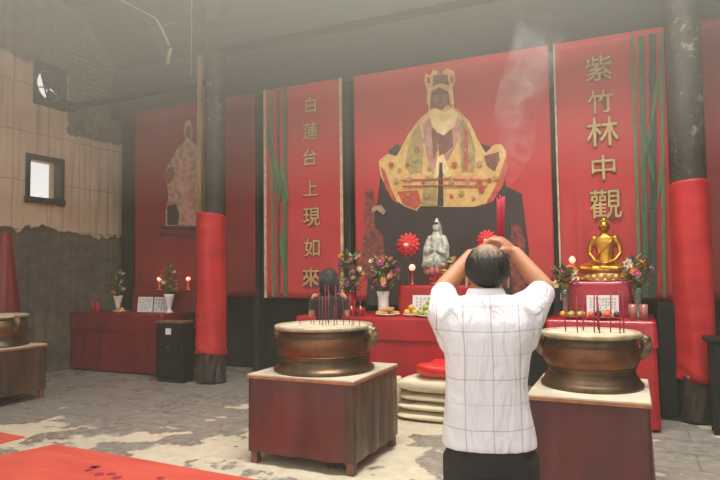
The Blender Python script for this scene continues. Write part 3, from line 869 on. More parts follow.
# ------------------------------------------------------------------ cloth covered tables
def drape(b, x0, x1, y0, y1, z0, z1, amp, n=26, mi=0, seed=0, flare=0.0, top=True, rows=10):
    """a cloth skirt round a box; folds grow towards the hem"""
    rs = random.Random(seed)
    per = []
    L = [(x0, y0, x1, y0), (x1, y0, x1, y1), (x1, y1, x0, y1), (x0, y1, x0, y0)]
    for a, c, e, f in L:
        d = Vector((e - a, f - c)); k = max(6, int(d.length * n)); nrm = Vector((d.y, -d.x)).normalized()
        for i in range(k):
            per.append((a + d.x * i / k, c + d.y * i / k, nrm, i / k, d.length))
    N = len(per)
    ph = [rs.uniform(0, 6.28) for _ in range(4)]
    vs = []
    for j in range(rows + 1):
        t = j / rows
        for x, y, nrm, s, ln in per:
            u = s * ln
            w = amp * t ** 0.8 * (0.5 + 0.3 * math.sin(u * 17 + ph[0]) + 0.22 * math.sin(u * 31 + ph[1] + 2 * t) + 0.15 * math.sin(u * 7 + ph[2]))
            w *= min(1.0, 8 * s, 8 * (1 - s)) * 0.75 + 0.25
            vs.append((x + nrm.x * (w + flare * t), y + nrm.y * (w + flare * t), z1 - (z1 - z0) * t))
    fs = [((j + 1) * N + i, (j + 1) * N + (i + 1) % N, j * N + (i + 1) % N, j * N + i) for j in range(rows) for i in range(N)]
    if top:
        fs.append(tuple(range(N)))
    b.add(vs, fs, mi, True)
    return b


def altar(label, x0, x1, y0, y1, h, top_m, low_m, val=0.24, seed=1, group='cloth covered altar tables'):
    t = thing('altar_table', label, 'altar', ((x0 + x1) / 2, (y0 + y1) / 2, 0), group)
    m = MB(); m.box(x0 + .02, x1 - .02, y0 + .02, y1 - .02, h - .05, h - .012); m.build('tabletop', M['leg_wood'], t)
    for xa in (x0 + .05, x1 - .11):
        for ya in (y0 + .05, y1 - .11):
            MB().box(xa, xa + .06, ya, ya + .06, 0, h - .05).build('leg', M['leg_wood'], t)
    drape(MB(), x0, x1, y0, y1, 0.03, h - 0.006, 0.02, seed=seed, flare=0.015).build('tablecloth', low_m, t)
    drape(MB(), x0 - .012, x1 + .012, y0 - .012, y1 + .012, h - val, h, 0.014, seed=seed + 5, flare=0.01).build('valance', top_m, t)
    return t


def tier(label, x0, x1, y0, y1, z0, z1, mm, seed=1):
    t = thing('altar_shelf', label, 'altar shelf', ((x0 + x1) / 2, (y0 + y1) / 2, z0), 'raised shelves on the altars')
    MB().box(x0 + .01, x1 - .01, y0 + .01, y1 - .01, z0, z1 - .02).build('riser', M['leg_wood'], t)
    drape(MB(), x0, x1, y0, y1, z0 + .004, z1, 0.012, seed=seed).build('shelf_cloth', mm, t)
    return t


altar('long dark red cloth covered altar table beside the plaster wall', -8.635, -6.68, 7.26, 8.0, 0.955, M['altar_deep'], M['altar_deep'], 0.28, 3)
altar('bright red altar table below the goddess, behind the white sacks', -3.80, -1.30, 6.50, 7.55, 1.04, M['altar_red'], M['altar_red'], 0.25, 8)
altar('red altar table below the golden Buddha, right of the worshipper', -0.81, 0.195, 6.48, 7.6, 1.06, M['shiny_red'], M['altar_red'], 0.25, 14)
tier('dark red raised shelf on the altar by the plaster wall', -7.76, -6.42, 7.72, 8.0, 0.957, 1.31, M['altar_deep'], 2)
tier('bright red raised shelf under the white robed statue', -2.66, -1.55, 7.05, 7.54, 1.042, 1.40, M['altar_red'], 3)
tier('plastic covered magenta red shelf under the golden Buddha', -0.66, 0.0, 7.10, 7.58, 1.062, 1.44, M['shiny_red'], 4)

# black cabinets
t = thing('cabinet', 'black cabinet with a white paper tag beside the dark red altar', 'cabinet', (-6.17, 7.0, 0))
MB().box(-6.42, -5.92, 6.86, 7.10, 0.05, 0.86, bev=.008).build('body', M['black_lacquer'], t)
MB().box(-6.43, -5.91, 6.85, 7.11, 0.86, 0.89, bev=.006).build('top', M['leg_wood'], t)
MB().box(-6.40, -5.94, 6.88, 7.09, 0.0, 0.05).build('plinth', M['dark_wood'], t)
d = MB().box(-6.39, -5.95, 6.842, 6.86, 0.10, 0.84, bev=.004).build('door', M['black_lacquer'], t)
MB().ell((-6.17, 6.835, 0.52), (.012, .014, .014)).build('knob', M['metal_grey'], d)
MB().box(-6.22, -6.12, 6.838, 6.842, 0.70, 0.79).build('paper_tag', M['paper'], d)
t = thing('cabinet', 'tall narrow black cabinet between the golden Buddha altar and the red wrapped column', 'cabinet', (0.31, 7.3, 0))
MB().box(0.245, 0.40, 7.05, 7.6, 0.04, 1.20, bev=.006).build('body', M['black_lacquer'], t)
MB().box(0.235, 0.39, 7.06, 7.59, 0.0, 0.04).build('plinth', M['dark_wood'], t)
MB().box(0.235, 0.39, 7.038, 7.05, 0.08, 1.17, bev=.003).build('door', M['black_lacquer'], t)
t = thing('cabinet', 'black side cabinet at the right edge, in front of the red wrapped column', 'cabinet', (1.05, 6.8, 0))
MB().box(0.66, 1.5, 6.58, 7.0 - .17, 0.06, 0.87, bev=.008).build('body', M['black_lacquer'], t)
MB().box(0.62, 1.54, 6.55, 7.0 - .14, 0.87, 0.91, bev=.008).build('top', M['black_lacquer'], t)
for xa in (0.67, 1.43):
    for ya in (6.59, 6.76):
        MB().box(xa, xa + .06, ya, ya + .06, 0, .08).build('foot', M['black_lacquer'], t)
for xa in (0.69, 1.09):
    d = MB().box(xa, xa + .38, 6.565, 6.58, 0.12, 0.84, bev=.004).build('door', M['black_lacquer'], t)
    MB().ell((xa + (.34 if xa < 1 else .04), 6.558, .5), (.012, .014, .014)).build('knob', M['metal_grey'], d)


# red cloths wound round the columns, dark plastic below
def wrap(label, cx, cy, rx, ry, z0, z1, seed):
    rs = random.Random(seed); ph = [rs.uniform(0, 6) for _ in range(5)]

    def p(s, t, k=1.0):
        a = 2 * PI * s
        z = z0 + t * (z1 - z0) + (0.03 * math.sin(a + ph[0]) if t > .98 else 0) + (0.02 * math.sin(2 * a + ph[4]) if t < .02 else 0)
        w = 0.006 * math.sin(5 * a + ph[1] + z * 2) + 0.008 * math.sin(3 * a - z * 3.2 + ph[2]) * (1 - t)
        if t < .14:
            w += 0.022 * (1 - t / .14) * (0.6 + 0.5 * math.sin(4 * a + z * 30 + ph[3]))
        return (cx + (rx + w) * k * math.cos(a), cy + (ry + w) * k * math.sin(a), z)
    o = tag(MB().grid(lambda s, t: p(s, t), 56, 60).build('column_wrap', M['red_wrap'], org=(cx, cy, z0)), label, 'cloth wrap', 'red cloths wound round the columns')
    sm = o.modifiers.new('s', 'SOLIDIFY'); sm.thickness = 0.008; sm.offset = -1
    return o


wrap('bright red cloth wound round the left column, near the dark red altar', -5.62, 7.13, 0.216, 0.216, 0.42, 2.45, 5)
wrap('bright red cloth wound round the right column, beside the golden Buddha altar', 0.585, 7.12, 0.187, 0.19, 0.42, 2.46, 9)
for cx, rx, ry, lb in ((-5.62, 0.210, .210, 'dark plastic sheet round the foot of the left column'), (0.585, 0.186, .188, 'dark plastic sheet round the foot of the right column')):
    def foot(s, t, cx=cx, rx=rx, ry=ry):
        a = 2 * PI * s; z = 0.02 + t * 0.46
        w = 0.008 * math.sin(6 * a + z * 8) + 0.006 * math.sin(11 * a - z * 14)
        return (cx + (rx + w) * math.cos(a), (7.13 if cx < 0 else 7.12) + (ry + w) * math.sin(a), z)
    o = tag(MB().grid(foot, 60, 14).build('column_foot_wrap', M['dark_plastic'], org=(cx, 7.09, 0.0)), lb, 'plastic sheet')
    sm = o.modifiers.new('s', 'SOLIDIFY'); sm.thickness = 0.005; sm.offset = -1

# ------------------------------------------------------------------ burner stands, censers
def stand(label, x0, x1, y0, y1, h, front_m, side_m=None, hem=0.10, seed=1, legs=True):
    t = thing('burner_stand', label, 'stand', ((x0 + x1) / 2, (y0 + y1) / 2, 0), 'cloth covered stands of the incense burners')
    top = MB().box(x0 - .015, x1 + .015, y0 - .015, y1 + .015, h - .03, h, bev=.004).build('top_board', M['ply_top'], t)
    MB().box(x0 - .019, x1 + .019, y0 - .019, y1 + .019, h - .034, h - .012).build('board_edge', M['raw_edge'], top)
    for xa in (x0 + .005, x1 - .065):
        for ya in (y0 + .005, y1 - .065):
            MB().box(xa, xa + .06, ya, ya + .06, 0, h - .03).build('leg', M['leg_wood'], t)
    b = MB(); drape(b, x0 - .006, x1 + .006, y0 - .006, y1 + .006, hem, h - .03, 0.03, n=40, seed=seed, top=False)
    if side_m is not None:
        nf = max(6, int((x1 - x0 + .012) * 40)); ns = max(6, int((y1 - y0 + .012) * 40)); N = 2 * nf + 2 * ns
        for i in range(len(b.f)):
            b.mi[i] = 1 if nf - 3 <= (i % N) < nf + ns else 0
    b.build('skirt', [front_m, side_m or front_m], t)
    return t


stand('maroon cloth covered stand in the middle, carrying the bigger burner', -2.95, -1.995, 4.25, 5.18, 0.735, M['maroon'], M['brown_plastic'], 0.10, 4)
stand('plain maroon cloth covered stand right of the worshipper', -0.66, 0.075, 4.22, 5.1, 0.735, M['maroon'], M['maroon'], 0.05, 7)
stand('brown plastic covered stand at the left edge of the hall', -7.72, -6.96, 4.66, 5.45, 0.70, M['brown_plastic'], M['brown_plastic'], 0.12, 11)


def burner(label, cx, cy, z, R, H=0.39, wa=.386):
    """bronze censer: stepped foot, waist, bulging bowl, neck, flat lip, two lug handles, ash bed"""
    t = thing('incense_burner', label, 'incense burner', (cx, cy, z), 'bronze incense burners')
    k = R / 0.42
    prof = [(.0, 0), (.425, 0), (.43, .012), (.428, .028), (.412, .038), (.405, .05), (.392, .066), (wa + .004, .098), (wa, .112), (wa + .008, .122),
            (wa + .002, .130), (wa + .01, .15), (.402, .19), (.408, .225), (.404, .262), (.392, .295), (.378, .315), (.372, .33), (.376, .345), (.395, .355), (.395, .36), (.36, .36), (.0, .34)]
    MB().lathe([(r * k, zz * H / .39) for r, zz in prof], (cx, cy, z), 56).build('bowl', M['bronze'], t)
    rim = [(.36, .355), (.412, .358), (.42, .366), (.422, .378), (.418, .39), (.40, .392), (.385, .386), (.37, .380), (.36, .372)]
    MB().lathe([(r * k, zz * H / .39) for r, zz in rim], (cx, cy, z), 56).build('rim', M['rim_brass'], t)
    b = MB()

    def ash(s, q):
        a = 2 * PI * q; r = s * .392 * k
        n = mnoise.noise(Vector((r * math.cos(a) * 9, r * math.sin(a) * 9, cx)))
        return (cx + r * math.cos(a), cy + r * math.sin(a), z + H * (0.975 + .02 * (1 - s) + 0.022 * n * (1 - s ** 4)))
    b.grid(ash, 14, 48); o = b.build('ash_bed', M['ash'], t); o['kind'] = 'stuff'
    ring = MB()
    for zz in (.145, .30):
        rr = wa + .012 if zz < .2 else .389
        ring.tube([(cx + rr * k * math.cos(2 * PI * i / 48), cy + rr * k * math.sin(2 * PI * i / 48), z + zz * H / .39) for i in range(49)], .006, 6)
    ring.build('moulding', M['bronze'], t)
    for s in (-1, 1):
        b = MB()
        pts = [(s * .375, .335), (s * .42, .350), (s * .448, .338), (s * .456, .31), (s * .450, .275), (s * .435, .245), (s * .412, .225), (s * .39, .22)]
        b.tube([(cx + x * k, cy, z + zz * H / .39) for x, zz in pts], [.026 * k, .032 * k, .034 * k, .034 * k, .030 * k, .028 * k, .026 * k, .022 * k], 12, ell=1.5)
        b.ell((cx + s * .445 * k, cy, z + .325 * H / .39), (.036 * k, .05 * k, .032 * k))
        b.ell((cx + s * .462 * k, cy - .022, z + .348 * H / .39), (.016, .014, .016)); b.ell((cx + s * .462 * k, cy + .022, z + .348 * H / .39), (.016, .014, .016))
        b.ell((cx + s * .475 * k, cy, z + .30 * H / .39), (.018, .03, .02))
        b.remesh(.006, 2).build('handle', M['handle_bronze'], t)
    return t


burner('big bronze incense burner on the middle stand', -2.475, 4.69, 0.735, 0.43)
burner('smaller bronze incense burner on the plain maroon stand right of the worshipper', -0.29, 4.72, 0.735, 0.345, .39, .362)
burner('bronze incense burner partly cut off at the left edge of the hall', -7.37, 5.06, 0.70, 0.37)


# incense sticks standing in the ash
def stick(x, y, z0, L, lean, label, group, r=0.0042, m='incense_red'):
    b = MB(); top = (x + lean[0] * L, y + lean[1] * L, z0 + L)
    b.tube([(x, y, z0), top], r, 6)
    o = b.build('incense_stick', M[m], org=(x, y, z0))
    return tag(o, label, 'incense stick', group)


rs = random.Random(3)
for x, y, L in ((-2.52, 4.70, .33), (-2.47, 4.72, .36), (-2.41, 4.66, .34), (-2.355, 4.71, .345), (-2.28, 4.69, .27), (-2.21, 4.74, .22), (-2.135, 4.7, .22), (-2.44, 4.60, .26),
                (-2.56, 4.66, .14), (-2.62, 4.72, .10), (-2.70, 4.66, .09), (-2.33, 4.60, .18), (-2.39, 4.78, .30), (-2.17, 4.62, .16), (-2.50, 4.82, .28), (-2.28, 4.80, .24)):
    stick(x, y, 1.085, L + .03, (rs.uniform(-.05, .05), rs.uniform(-.05, .05)), 'thin dark red incense stick standing in the ash of the middle burner', 'incense sticks in the middle burner', 0.0034)
for x, y, L in ((-.455, 4.70, .20), (-.37, 4.66, .21), (-.255, 4.64, .25), (-.215, 4.60, .26), (-.15, 4.74, .22), (-.085, 4.68, .25), (-.06, 4.72, .24), (-.235, 4.80, .20), (-.34, 4.80, .14)):
    stick(x, y, 1.085, L + .09, (rs.uniform(-.04, .04), rs.uniform(-.04, .04)), 'thin red incense stick standing in the ash of the burner right of the worshipper', 'incense sticks in the right burner', 0.0044)


# ------------------------------------------------------------------ sacks and the scarlet bag
def pillow(b, c, sx, sy, sz, seed, mi=0, sag=0.0, nu=44, nv=18, crump=0.012):
    cx, cy, cz = c

    def p(s, t):
        a = 2 * PI * s; e = PI * (t - .5)
        ca, sa = math.cos(a), math.sin(a); ce, se = math.cos(e), math.sin(e)
        q = .42
        x = math.copysign(abs(ca) ** q, ca) * max(ce, 0) ** .46; y = math.copysign(abs(sa) ** q, sa) * max(ce, 0) ** .46
        ed = max(abs(x), abs(y))
        zz = math.copysign(abs(se) ** .75, se) * (1 - .32 * max(0, ed - .55) / .45)
        n = mnoise.noise(Vector((x * 2.1 + seed * 7, y * 2.1, zz * 1.5)))
        n2 = mnoise.noise(Vector((x * 6 + seed * 3, y * 6, zz * 4)))
        return (cx + x * sx * (1 + .05 * n), cy + y * sy * (1 + .05 * n), cz + zz * sz + crump * (n + .6 * n2) * 1.2 * (1 if zz > -.2 else .1) - sag * x * x)
    return b.grid(p, nu, nv, mi)


SK = ((-1.80, 6.22, 0.0, .10, 'lowest of the stacked white sacks in front of the middle altar'), (-1.79, 6.23, .098, .10, 'second lowest of the stacked white sacks in front of the middle altar'),
      (-1.77, 6.24, .197, .095, 'white sack just under the topmost sack in front of the middle altar'), (-1.80, 6.21, .29, .175, 'topmost plump white sack under the scarlet bag'))
for i, (x, y, z, h, lb) in enumerate(SK):
    b = MB(); pillow(b, (x, y, z + h / 2), .55, .215, h / 2 - .004, i + 2, crump=.007)
    o = b.build('sack', M['sack'], org=(x, y, z)); tag(o, lb, 'sack', 'white sacks stacked before the altar')
    MB().tube([(x - .545, y - .12, z + h * .5), (x - .575, y - .04, z + h * .52), (x - .575, y + .06, z + h * .5), (x - .545, y + .14, z + h * .5)], .007, 6).build('seam', M['sack'], o)
b = MB(); pillow(b, (-1.76, 6.20, .537), .36, .19, .09, 21, crump=.03)
tag(b.build('plastic_bag', M['red_bag'], org=(-1.76, 6.20, .46)), 'scarlet plastic bag lying on top of the white sacks', 'bag')
b = MB(); pillow(b, (-2.46, 6.37, .2), .10, .09, .2, 31)
tag(b.build('sack', M['sack'], org=(-2.46, 6.37, 0)), 'small upright white sack behind the left end of the sack stack', 'sack')


# ------------------------------------------------------------------ mats on the floor
def flat(name, pts, h, mm, label, cat, group=None):
    b = MB(); n = len(pts)
    ar = sum(pts[i][0] * pts[(i + 1) % n][1] - pts[(i + 1) % n][0] * pts[i][1] for i in range(n))
    if ar < 0: pts = pts[::-1]
    vs = [(x, y, .002) for x, y in pts] + [(x, y, h) for x, y in pts]
    b.add(vs, [tuple(reversed(range(n))), tuple(range(n, 2 * n))] + [(i, (i + 1) % n, n + (i + 1) % n, n + i) for i in range(n)], 0, False)
    cx = sum(p[0] for p in pts) / n; cy = sum(p[1] for p in pts) / n
    return tag(b.build(name, M[mm], org=(cx, cy, 0)), label, cat, group)


flat('floor_mat', [(-4.93, 3.98), (-4.0, 3.945), (-2.2, 3.87), (-2.2, 1.9), (-5.35, 1.9), (-5.28, 2.8), (-5.12, 3.42)], .014, 'floor_mat', 'large orange red mat lying in the left foreground', 'mat')
flat('floor_mat', [(-5.44, 4.05), (-7.2, 4.12), (-7.2, 2.0), (-5.62, 2.0), (-5.50, 3.4)], .014, 'floor_mat', 'small corner of an orange red mat at the left edge of the floor', 'mat')
rs = random.Random(12)
for i in range(7):
    x, y = -3.75 + rs.uniform(-.42, .42), 3.60 + rs.uniform(-.22, .05)
    pts = [(x + rs.uniform(.025, .06) * math.cos(a), y + rs.uniform(.02, .045) * math.sin(a)) for a in (0, 1.1, 2.2, 3.3, 4.4, 5.5)]
    o = flat('paper_scrap', pts, .004, 'magenta', 'torn magenta paper scrap lying on the large orange red mat', 'paper scrap', 'magenta scraps on the mat')
    o.location.z = .014

# red cloth hung over a cone stand behind the left burner
t = thing('draped_stand', 'tall flaring red cloth draped over a stand at the left edge', 'draped stand', (-8.2, 5.75, 0))


def cone(s, q):
    a = 2 * PI * s; z = 2.2 - q * 2.17
    r = .07 + .13 * (q * 2.17 / 1.1) ** 1.0 * (1 if q < .5 else 1) 
    r = min(r, .32) + .012 * q * math.sin(9 * a + 1.0)
    return (-8.2 + r * math.cos(a), 5.75 + r * math.sin(a), z)


MB().grid(lambda s, q: cone(1 - s, q), 60, 24).build('cloth', M['altar_deep'], t)
MB().lathe([(.03, 0), (.03, 2.195), (.066, 2.2), (.05, 2.215), (.004, 2.225)], (-8.2, 5.75, 0), 16).build('pole', M['altar_deep'], t)
MB().lathe([(.34, 0), (.34, .03), (.05, .05)], (-8.2, 5.75, 0), 24).build('base', M['dark_wood'], t)


# ------------------------------------------------------------------ golden Buddha
bx, by, bz = -0.262, 7.33, 1.444
t = thing('buddha_statue', 'seated golden Buddha statue with its hands in its lap, on the magenta red shelf', 'statue', (bx, by, bz))
b = MB()
K = 1.04


def G(x, y, z): return (bx + x * K, by - y * K, bz + .085 + z * K * 1.13)   # y towards the front


b.ell(G(0, .0, .055), (.15, .12, .075))
for s in (-1, 1):
    b.limb([G(s * .07, -.02, .06), G(s * .17, .04, .052), G(s * .225, .085, .045)], [.072, .066, .055])
    b.limb([G(s * .225, .085, .045), G(s * .12, .135, .038), G(-s * .03, .15, .04 + .012 * s)], [.052, .046, .034])
    b.limb([G(-s * .03, .15, .04 + .012 * s), G(-s * .10, .15, .045 + .012 * s)], [.026, .02])
    b.limb([G(s * .105, 0, .335), G(s * .145, -.005, .265), G(s * .155, .02, .185)], [.04, .034, .028])
    b.limb([G(s * .155, .02, .185), G(s * .10, .075, .125), G(s * .03, .115, .10)], [.028, .024, .02])
    b.ell(G(s * .052, -.01, .44), (.008, .012, .03))
b.ell(G(0, .12, .098), (.06, .035, .018))
b.loft([(G(0, 0, z)[0], G(0, 0, z)[1], G(0, 0, z)[2], rx, ry) for z, rx, ry in ((.03, .12, .09), (.10, .098, .075), (.17, .088, .066), (.24, .105, .07), (.30, .128, .072), (.345, .118, .06), (.37, .06, .045), (.40, .034, .034), (.42, .03, .03))])
b.ell(G(0, .008, .452), (.058, .06, .07)); b.ell(G(0, .03, .427), (.043, .042, .042)); b.ell(G(0, .072, .447), (.009, .012, .018)); b.ell(G(0, -.004, .512), (.036, .036, .034))
b.ell(G(0, .068, .423), (.016, .007, .006))
for s in (-1, 1):
    b.ell(G(s * .024, .058, .457), (.014, .008, .006)); b.ell(G(s * .024, .06, .472), (.016, .008, .004))
b.remesh(.0055, 2).build('body', M['gold'], t)
b = MB()
for r, z in ((.9, .445),):
    pass
for i in range(60):                # curled hair
    a = i * 2.39996; q = 1 - (i / 60) * 1.05
    rr = math.sqrt(max(0, 1 - q * q))
    if -math.sin(a) * rr < -.45 and q < .45 and math.cos(a) ** 2 < .9 and False: continue
    p = G(rr * math.cos(a) * .060, rr * math.sin(a) * .062 - .002, .455 + q * .064)
    if rr * math.sin(a) > .42 and q < .55: continue
    b.ell(p, (.008, .008, .008), nu=8, nv=5)
b.build('curled_hair', M['gold'], t)
b = MB()
b.lathe([(.0, 0), (.235, 0), (.24, .012), (.225, .022), (.215, .03), (.222, .06), (.235, .07), (.236, .085), (.0, .088)], (bx, by - .02, bz), 40, ey=.66)
b.build('seat', M['pale_gold'], t)
for k in range(18):
    a = 2 * PI * k / 18
    MB().ell((bx + .226 * math.cos(a), by - .02 + .150 * math.sin(a), bz + .045), (.036, .022, .036), nu=10, nv=6).build('lotus_petal', M['pale_gold'], t)
b = MB()                            # shawl edge across the chest
b.tube([G(.10, .045, .345), G(.05, .07, .29), (G(-.02, .072, .22)), G(-.09, .06, .16)], .009, 8)
b.build('robe_edge', M['gold'], t)

# ------------------------------------------------------------------ white robed statue
wx, wy, wz = -2.225, 7.30, 1.404
t = thing('goddess_statue', 'grey white glazed statue of a seated robed goddess on a rose lotus base', 'statue', (wx, wy, wz))


def W(x, y, z): return (wx + x * .82, wy - y * .86, wz + .215 + (z - .16) * .91)


MB().lathe([(r, z * 1.3) for r, z in [(0, 0), (.10, 0), (.105, .02), (.085, .05), (.08, .08), (.12, .11), (.15, .14), (.14, .17), (0, .175)]], (wx, wy, wz), 36, ey=.85).build('base', M['pink_glaze'], t)
for k in range(14):
    a = 2 * PI * k / 14
    MB().ell((wx + .145 * math.cos(a), wy + .125 * math.sin(a), wz + .175), (.035, .03, .05), nu=10, nv=6).build('lotus_petal', M['pink_glaze'], t)
for k in range(14):
    a = 2 * PI * (k + .5) / 14
    MB().ell((wx + .10 * math.cos(a), wy + .085 * math.sin(a), wz + .07), (.026, .022, .04), nu=8, nv=5).build('lotus_petal', M['red_lacquer'], t)
b = MB()
b.loft([(W(0, y, z)[0], W(0, y, z)[1], W(0, y, z)[2], rx * .82, ry * .86) for z, rx, ry, y in ((.16, .185, .14, .02), (.22, .19, .15, .02), (.30, .175, .14, .02), (.40, .135, .11, .0), (.50, .118, .09, 0), (.58, .105, .075, 0), (.64, .07, .055, 0), (.66, .04, .04, 0))], 40)
for s in (-1, 1):
    b.limb([W(s * .10, .0, .56), W(s * .145, .03, .44), W(s * .13, .09, .36)], [.05, .052, .05])
    b.limb([W(s * .13, .09, .36), W(s * .05, .135, .40)], [.046, .026])
    b.limb([W(s * .15, .06, .36), W(s * .17, .07, .22)], [.05, .035])
    b.limb([W(s * .05, .12, .24), W(s * .15, .13, .20)], [.055, .05])
b.ell(W(0, .005, .72), (.052, .055, .065)); b.ell(W(0, .012, .70), (.04, .05, .045)); b.ell(W(0, .062, .71), (.007, .01, .014))
b.limb([W(0, -.015, .76), W(0, -.012, .80), W(0, -.01, .835)], [.045, .036, .018])
b.loft([(W(0, -.03, z)[0], W(0, -.03, z)[1], W(0, 0, z)[2], rx * .85, ry * .9) for z, rx, ry in ((.52, .105, .05), (.60, .085, .055), (.68, .068, .055), (.75, .062, .055), (.79, .045, .045))])
for s in (-1, 1):
    b.ell(W(s * .018, .056, .72), (.008, .006, .004))
b.remesh(.0055, 1).build('body', M['porcelain'], t)
b = MB()
for i in range(9):
    x = -.14 + i * .035
    b.tube([W(x * .55, .115 - abs(x) * .3, .42), W(x * .9, .158 - abs(x) * .3, .30), W(x * 1.1, .165 - abs(x) * .45, .175)], [.006, .01, .012], 8)
b.build('robe_fold', M['porcelain'], t)
MB().ell(W(0, .052, .775), (.035, .012, .018)).build('diadem', M['print_charcoal'], t)


# ------------------------------------------------------------------ flowers in vases
def blossom(b, c, r, seed, petals=7):
    rs = random.Random(seed); c = Vector(c)
    ax = Vector((rs.uniform(-.7, .7), rs.uniform(-1, -.2), rs.uniform(-.1, .9))).normalized()
    q = ax.to_track_quat('Z', 'Y').to_matrix()
    for ly, (n, rr, up) in enumerate(((petals, 1.0, .25), (petals - 2, .62, .55))):
        for k in range(n):
            a = 2 * PI * k / n + ly * .4 + rs.uniform(-.1, .1)
            d = Vector((math.cos(a), math.sin(a), up)) * r * rr; s = Vector((-math.sin(a), math.cos(a), 0)) * r * .36 * rr
            pts = [Vector((0, 0, 0)), d * .5 + s, d, d * .5 - s, d * .55 + Vector((0, 0, -r * .12))]
            vs = [q @ p + c for p in pts]
            b.add(vs, [(0, 1, 4), (1, 2, 4), (2, 3, 4), (3, 0, 4)], 0, True)
    b.ell(c + ax * r * .22, (r * .22,) * 3, 1, 8, 5)


def leafy(b, a, d, L, w, mi):
    """one folded leaf"""
    a = Vector(a); d = Vector(d).normalized(); s = d.cross(Vector((0, 0, 1)))
    s = s.normalized() if s.length > .05 else Vector((1, 0, 0)); n = s.cross(d)
    p = [a, a + d * L * .35 + s * w, a + d * L * .7 + s * w * .7 - n * L * .03, a + d * L - n * L * .12, a + d * L * .7 - s * w * .7 - n * L * .03, a + d * L * .35 - s * w, a + d * L * .4 - n * w * .35, a + d * L * .72 - n * w * .4]
    b.add(p, [(0, 1, 6), (1, 2, 7, 6), (2, 3, 7), (3, 4, 7), (4, 5, 6, 7), (5, 0, 6)], mi, True)


VASES = {
    'slim': [(0, 0), (.036, 0), (.037, .01), (.021, .03), (.022, .1), (.032, .18), (.042, .225), (.037, .223), (.018, .1), (0, .04)],
    'trumpet': [(0, 0), (.05, 0), (.052, .012), (.03, .03), (.024, .05), (.036, .10), (.052, .16), (.064, .21), (.072, .235), (.066, .232), (.03, .10), (0, .09)],
    'cylinder': [(0, 0), (.045, 0), (.052, .02), (.05, .10), (.052, .16), (.062, .215), (.056, .213), (.044, .10), (.04, .03), (0, .025)],
    'bulb': [(0, 0), (.048, 0), (.05, .01), (.032, .03), (.05, .07), (.064, .12), (.056, .17), (.04, .20), (.06, .235), (.054, .234), (.034, .2), (.048, .12), (.03, .05), (0, .04)],
}


def bouquet(label, x, y, z, vase, vm, H, spread, cols, seed, n=15, group='vases of flowers on the altars', vs=1.0, r=.045, greens=90):
    rs = random.Random(seed)
    t = thing('flower_vase', label, 'flower vase', (x, y, z), group)
    MB().lathe([(a * vs, c * vs) for a, c in VASES[vase]], (x, y, z), 28).build('vase', M[vm], t)
    vh = .225 * vs
    cen = Vector((x, y, z + vh + H * .45))
    st, lf = MB(), MB()
    tips = []
    for i in range(n):
        a = rs.uniform(0, 2 * PI); q = (i + .5) / n
        rr = spread * math.sqrt(rs.uniform(.05, 1)) * (1 - .55 * abs(q - .35))
        p = Vector((x + rr * math.cos(a), y + rr * math.sin(a) * .7, z + vh + .02 + q * H * .88))
        tips.append(p)
    for i, p in enumerate(tips):
        st.tube([(x, y, z + vh * .4), (x + (p.x - x) * .25, y + (p.y - y) * .25, z + vh), tuple(p)], .003, 5)
    for i in range(greens):
        a = rs.uniform(0, 2 * PI); q = rs.random(); rr = spread * rs.uniform(.1, .95) * (1 - .5 * abs(q - .35))
        p = Vector((x + rr * math.cos(a) * .8, y + rr * math.sin(a) * .55, z + vh - .01 + q * H * .92))
        d = Vector((math.cos(a) * .8, math.sin(a) * .6, rs.uniform(-.1, 1.2)))
        leafy(lf, p, d, rs.uniform(.06, .12), rs.uniform(.014, .026), rs.choice((0, 0, 1)))
    st.build('stems', M['stem'], t)['kind'] = 'stuff'
    lf.build('leaves', [M['leaf'], M['leaf_pale']], t)['kind'] = 'stuff'
    for i, p in enumerate(tips):
        b = MB(); c = cols[i % len(cols)]
        blossom(b, p, r * rs.uniform(.75, 1.25), seed * 50 + i)
        b.build('blossom', [M[c], M['fl_yellow'] if c != 'fl_yellow' else M['pastry']], t)
    return t


bouquet('white vase of mixed flowers on the far left end of the dark red altar', -7.93, 7.58, .957, 'trumpet', 'white_glaze', .42, .17, ['fl_white', 'leaf_pale', 'fl_orange', 'fl_white', 'fl_yellow'], 5, 14, r=.038, vs=1.15)
bouquet('white fluted vase of mixed flowers on the right end of the dark red altar', -6.79, 7.55, .957, 'trumpet', 'white_glaze', .50, .20, ['fl_white', 'fl_pink', 'fl_yellow', 'leaf_pale', 'fl_orange', 'fl_magenta'], 9, 16, r=.042, vs=1.28)
bouquet('red glass vase of green and yellow flowers next to the dark haired woman', -3.24, 6.86, 1.042, 'bulb', 'red_glass', .52, .2, ['leaf_pale', 'fl_purple', 'fl_yellow', 'fl_white', 'fl_magenta', 'fl_white', 'fl_orange'], 13, 22, r=.05, vs=1.3, greens=150)
bouquet('pale ribbed vase of yellow and pink flowers left of the middle altar plates', -2.84, 6.98, 1.042, 'cylinder', 'white_glaze', .44, .25, ['fl_yellow', 'fl_magenta', 'fl_white', 'fl_pink', 'fl_yellow', 'fl_white', 'fl_pink'], 21, 26, r=.052, vs=1.35, greens=150)
bouquet('small vase of yellow and green flowers beside the white robed statue', -2.01, 7.12, 1.402, 'bulb', 'pink_glaze', .20, .13, ['fl_yellow', 'fl_white', 'leaf_pale', 'fl_pink'], 27, 12, r=.035, vs=.62, greens=40)
bouquet('glass vase of purple and orange flowers left of the golden Buddha', -0.665, 6.9, 1.062, 'slim', 'clear_glass', .24, .16, ['fl_purple', 'fl_orange', 'fl_white', 'fl_magenta', 'fl_yellow'], 33, 17, r=.045, vs=1.35, greens=90)
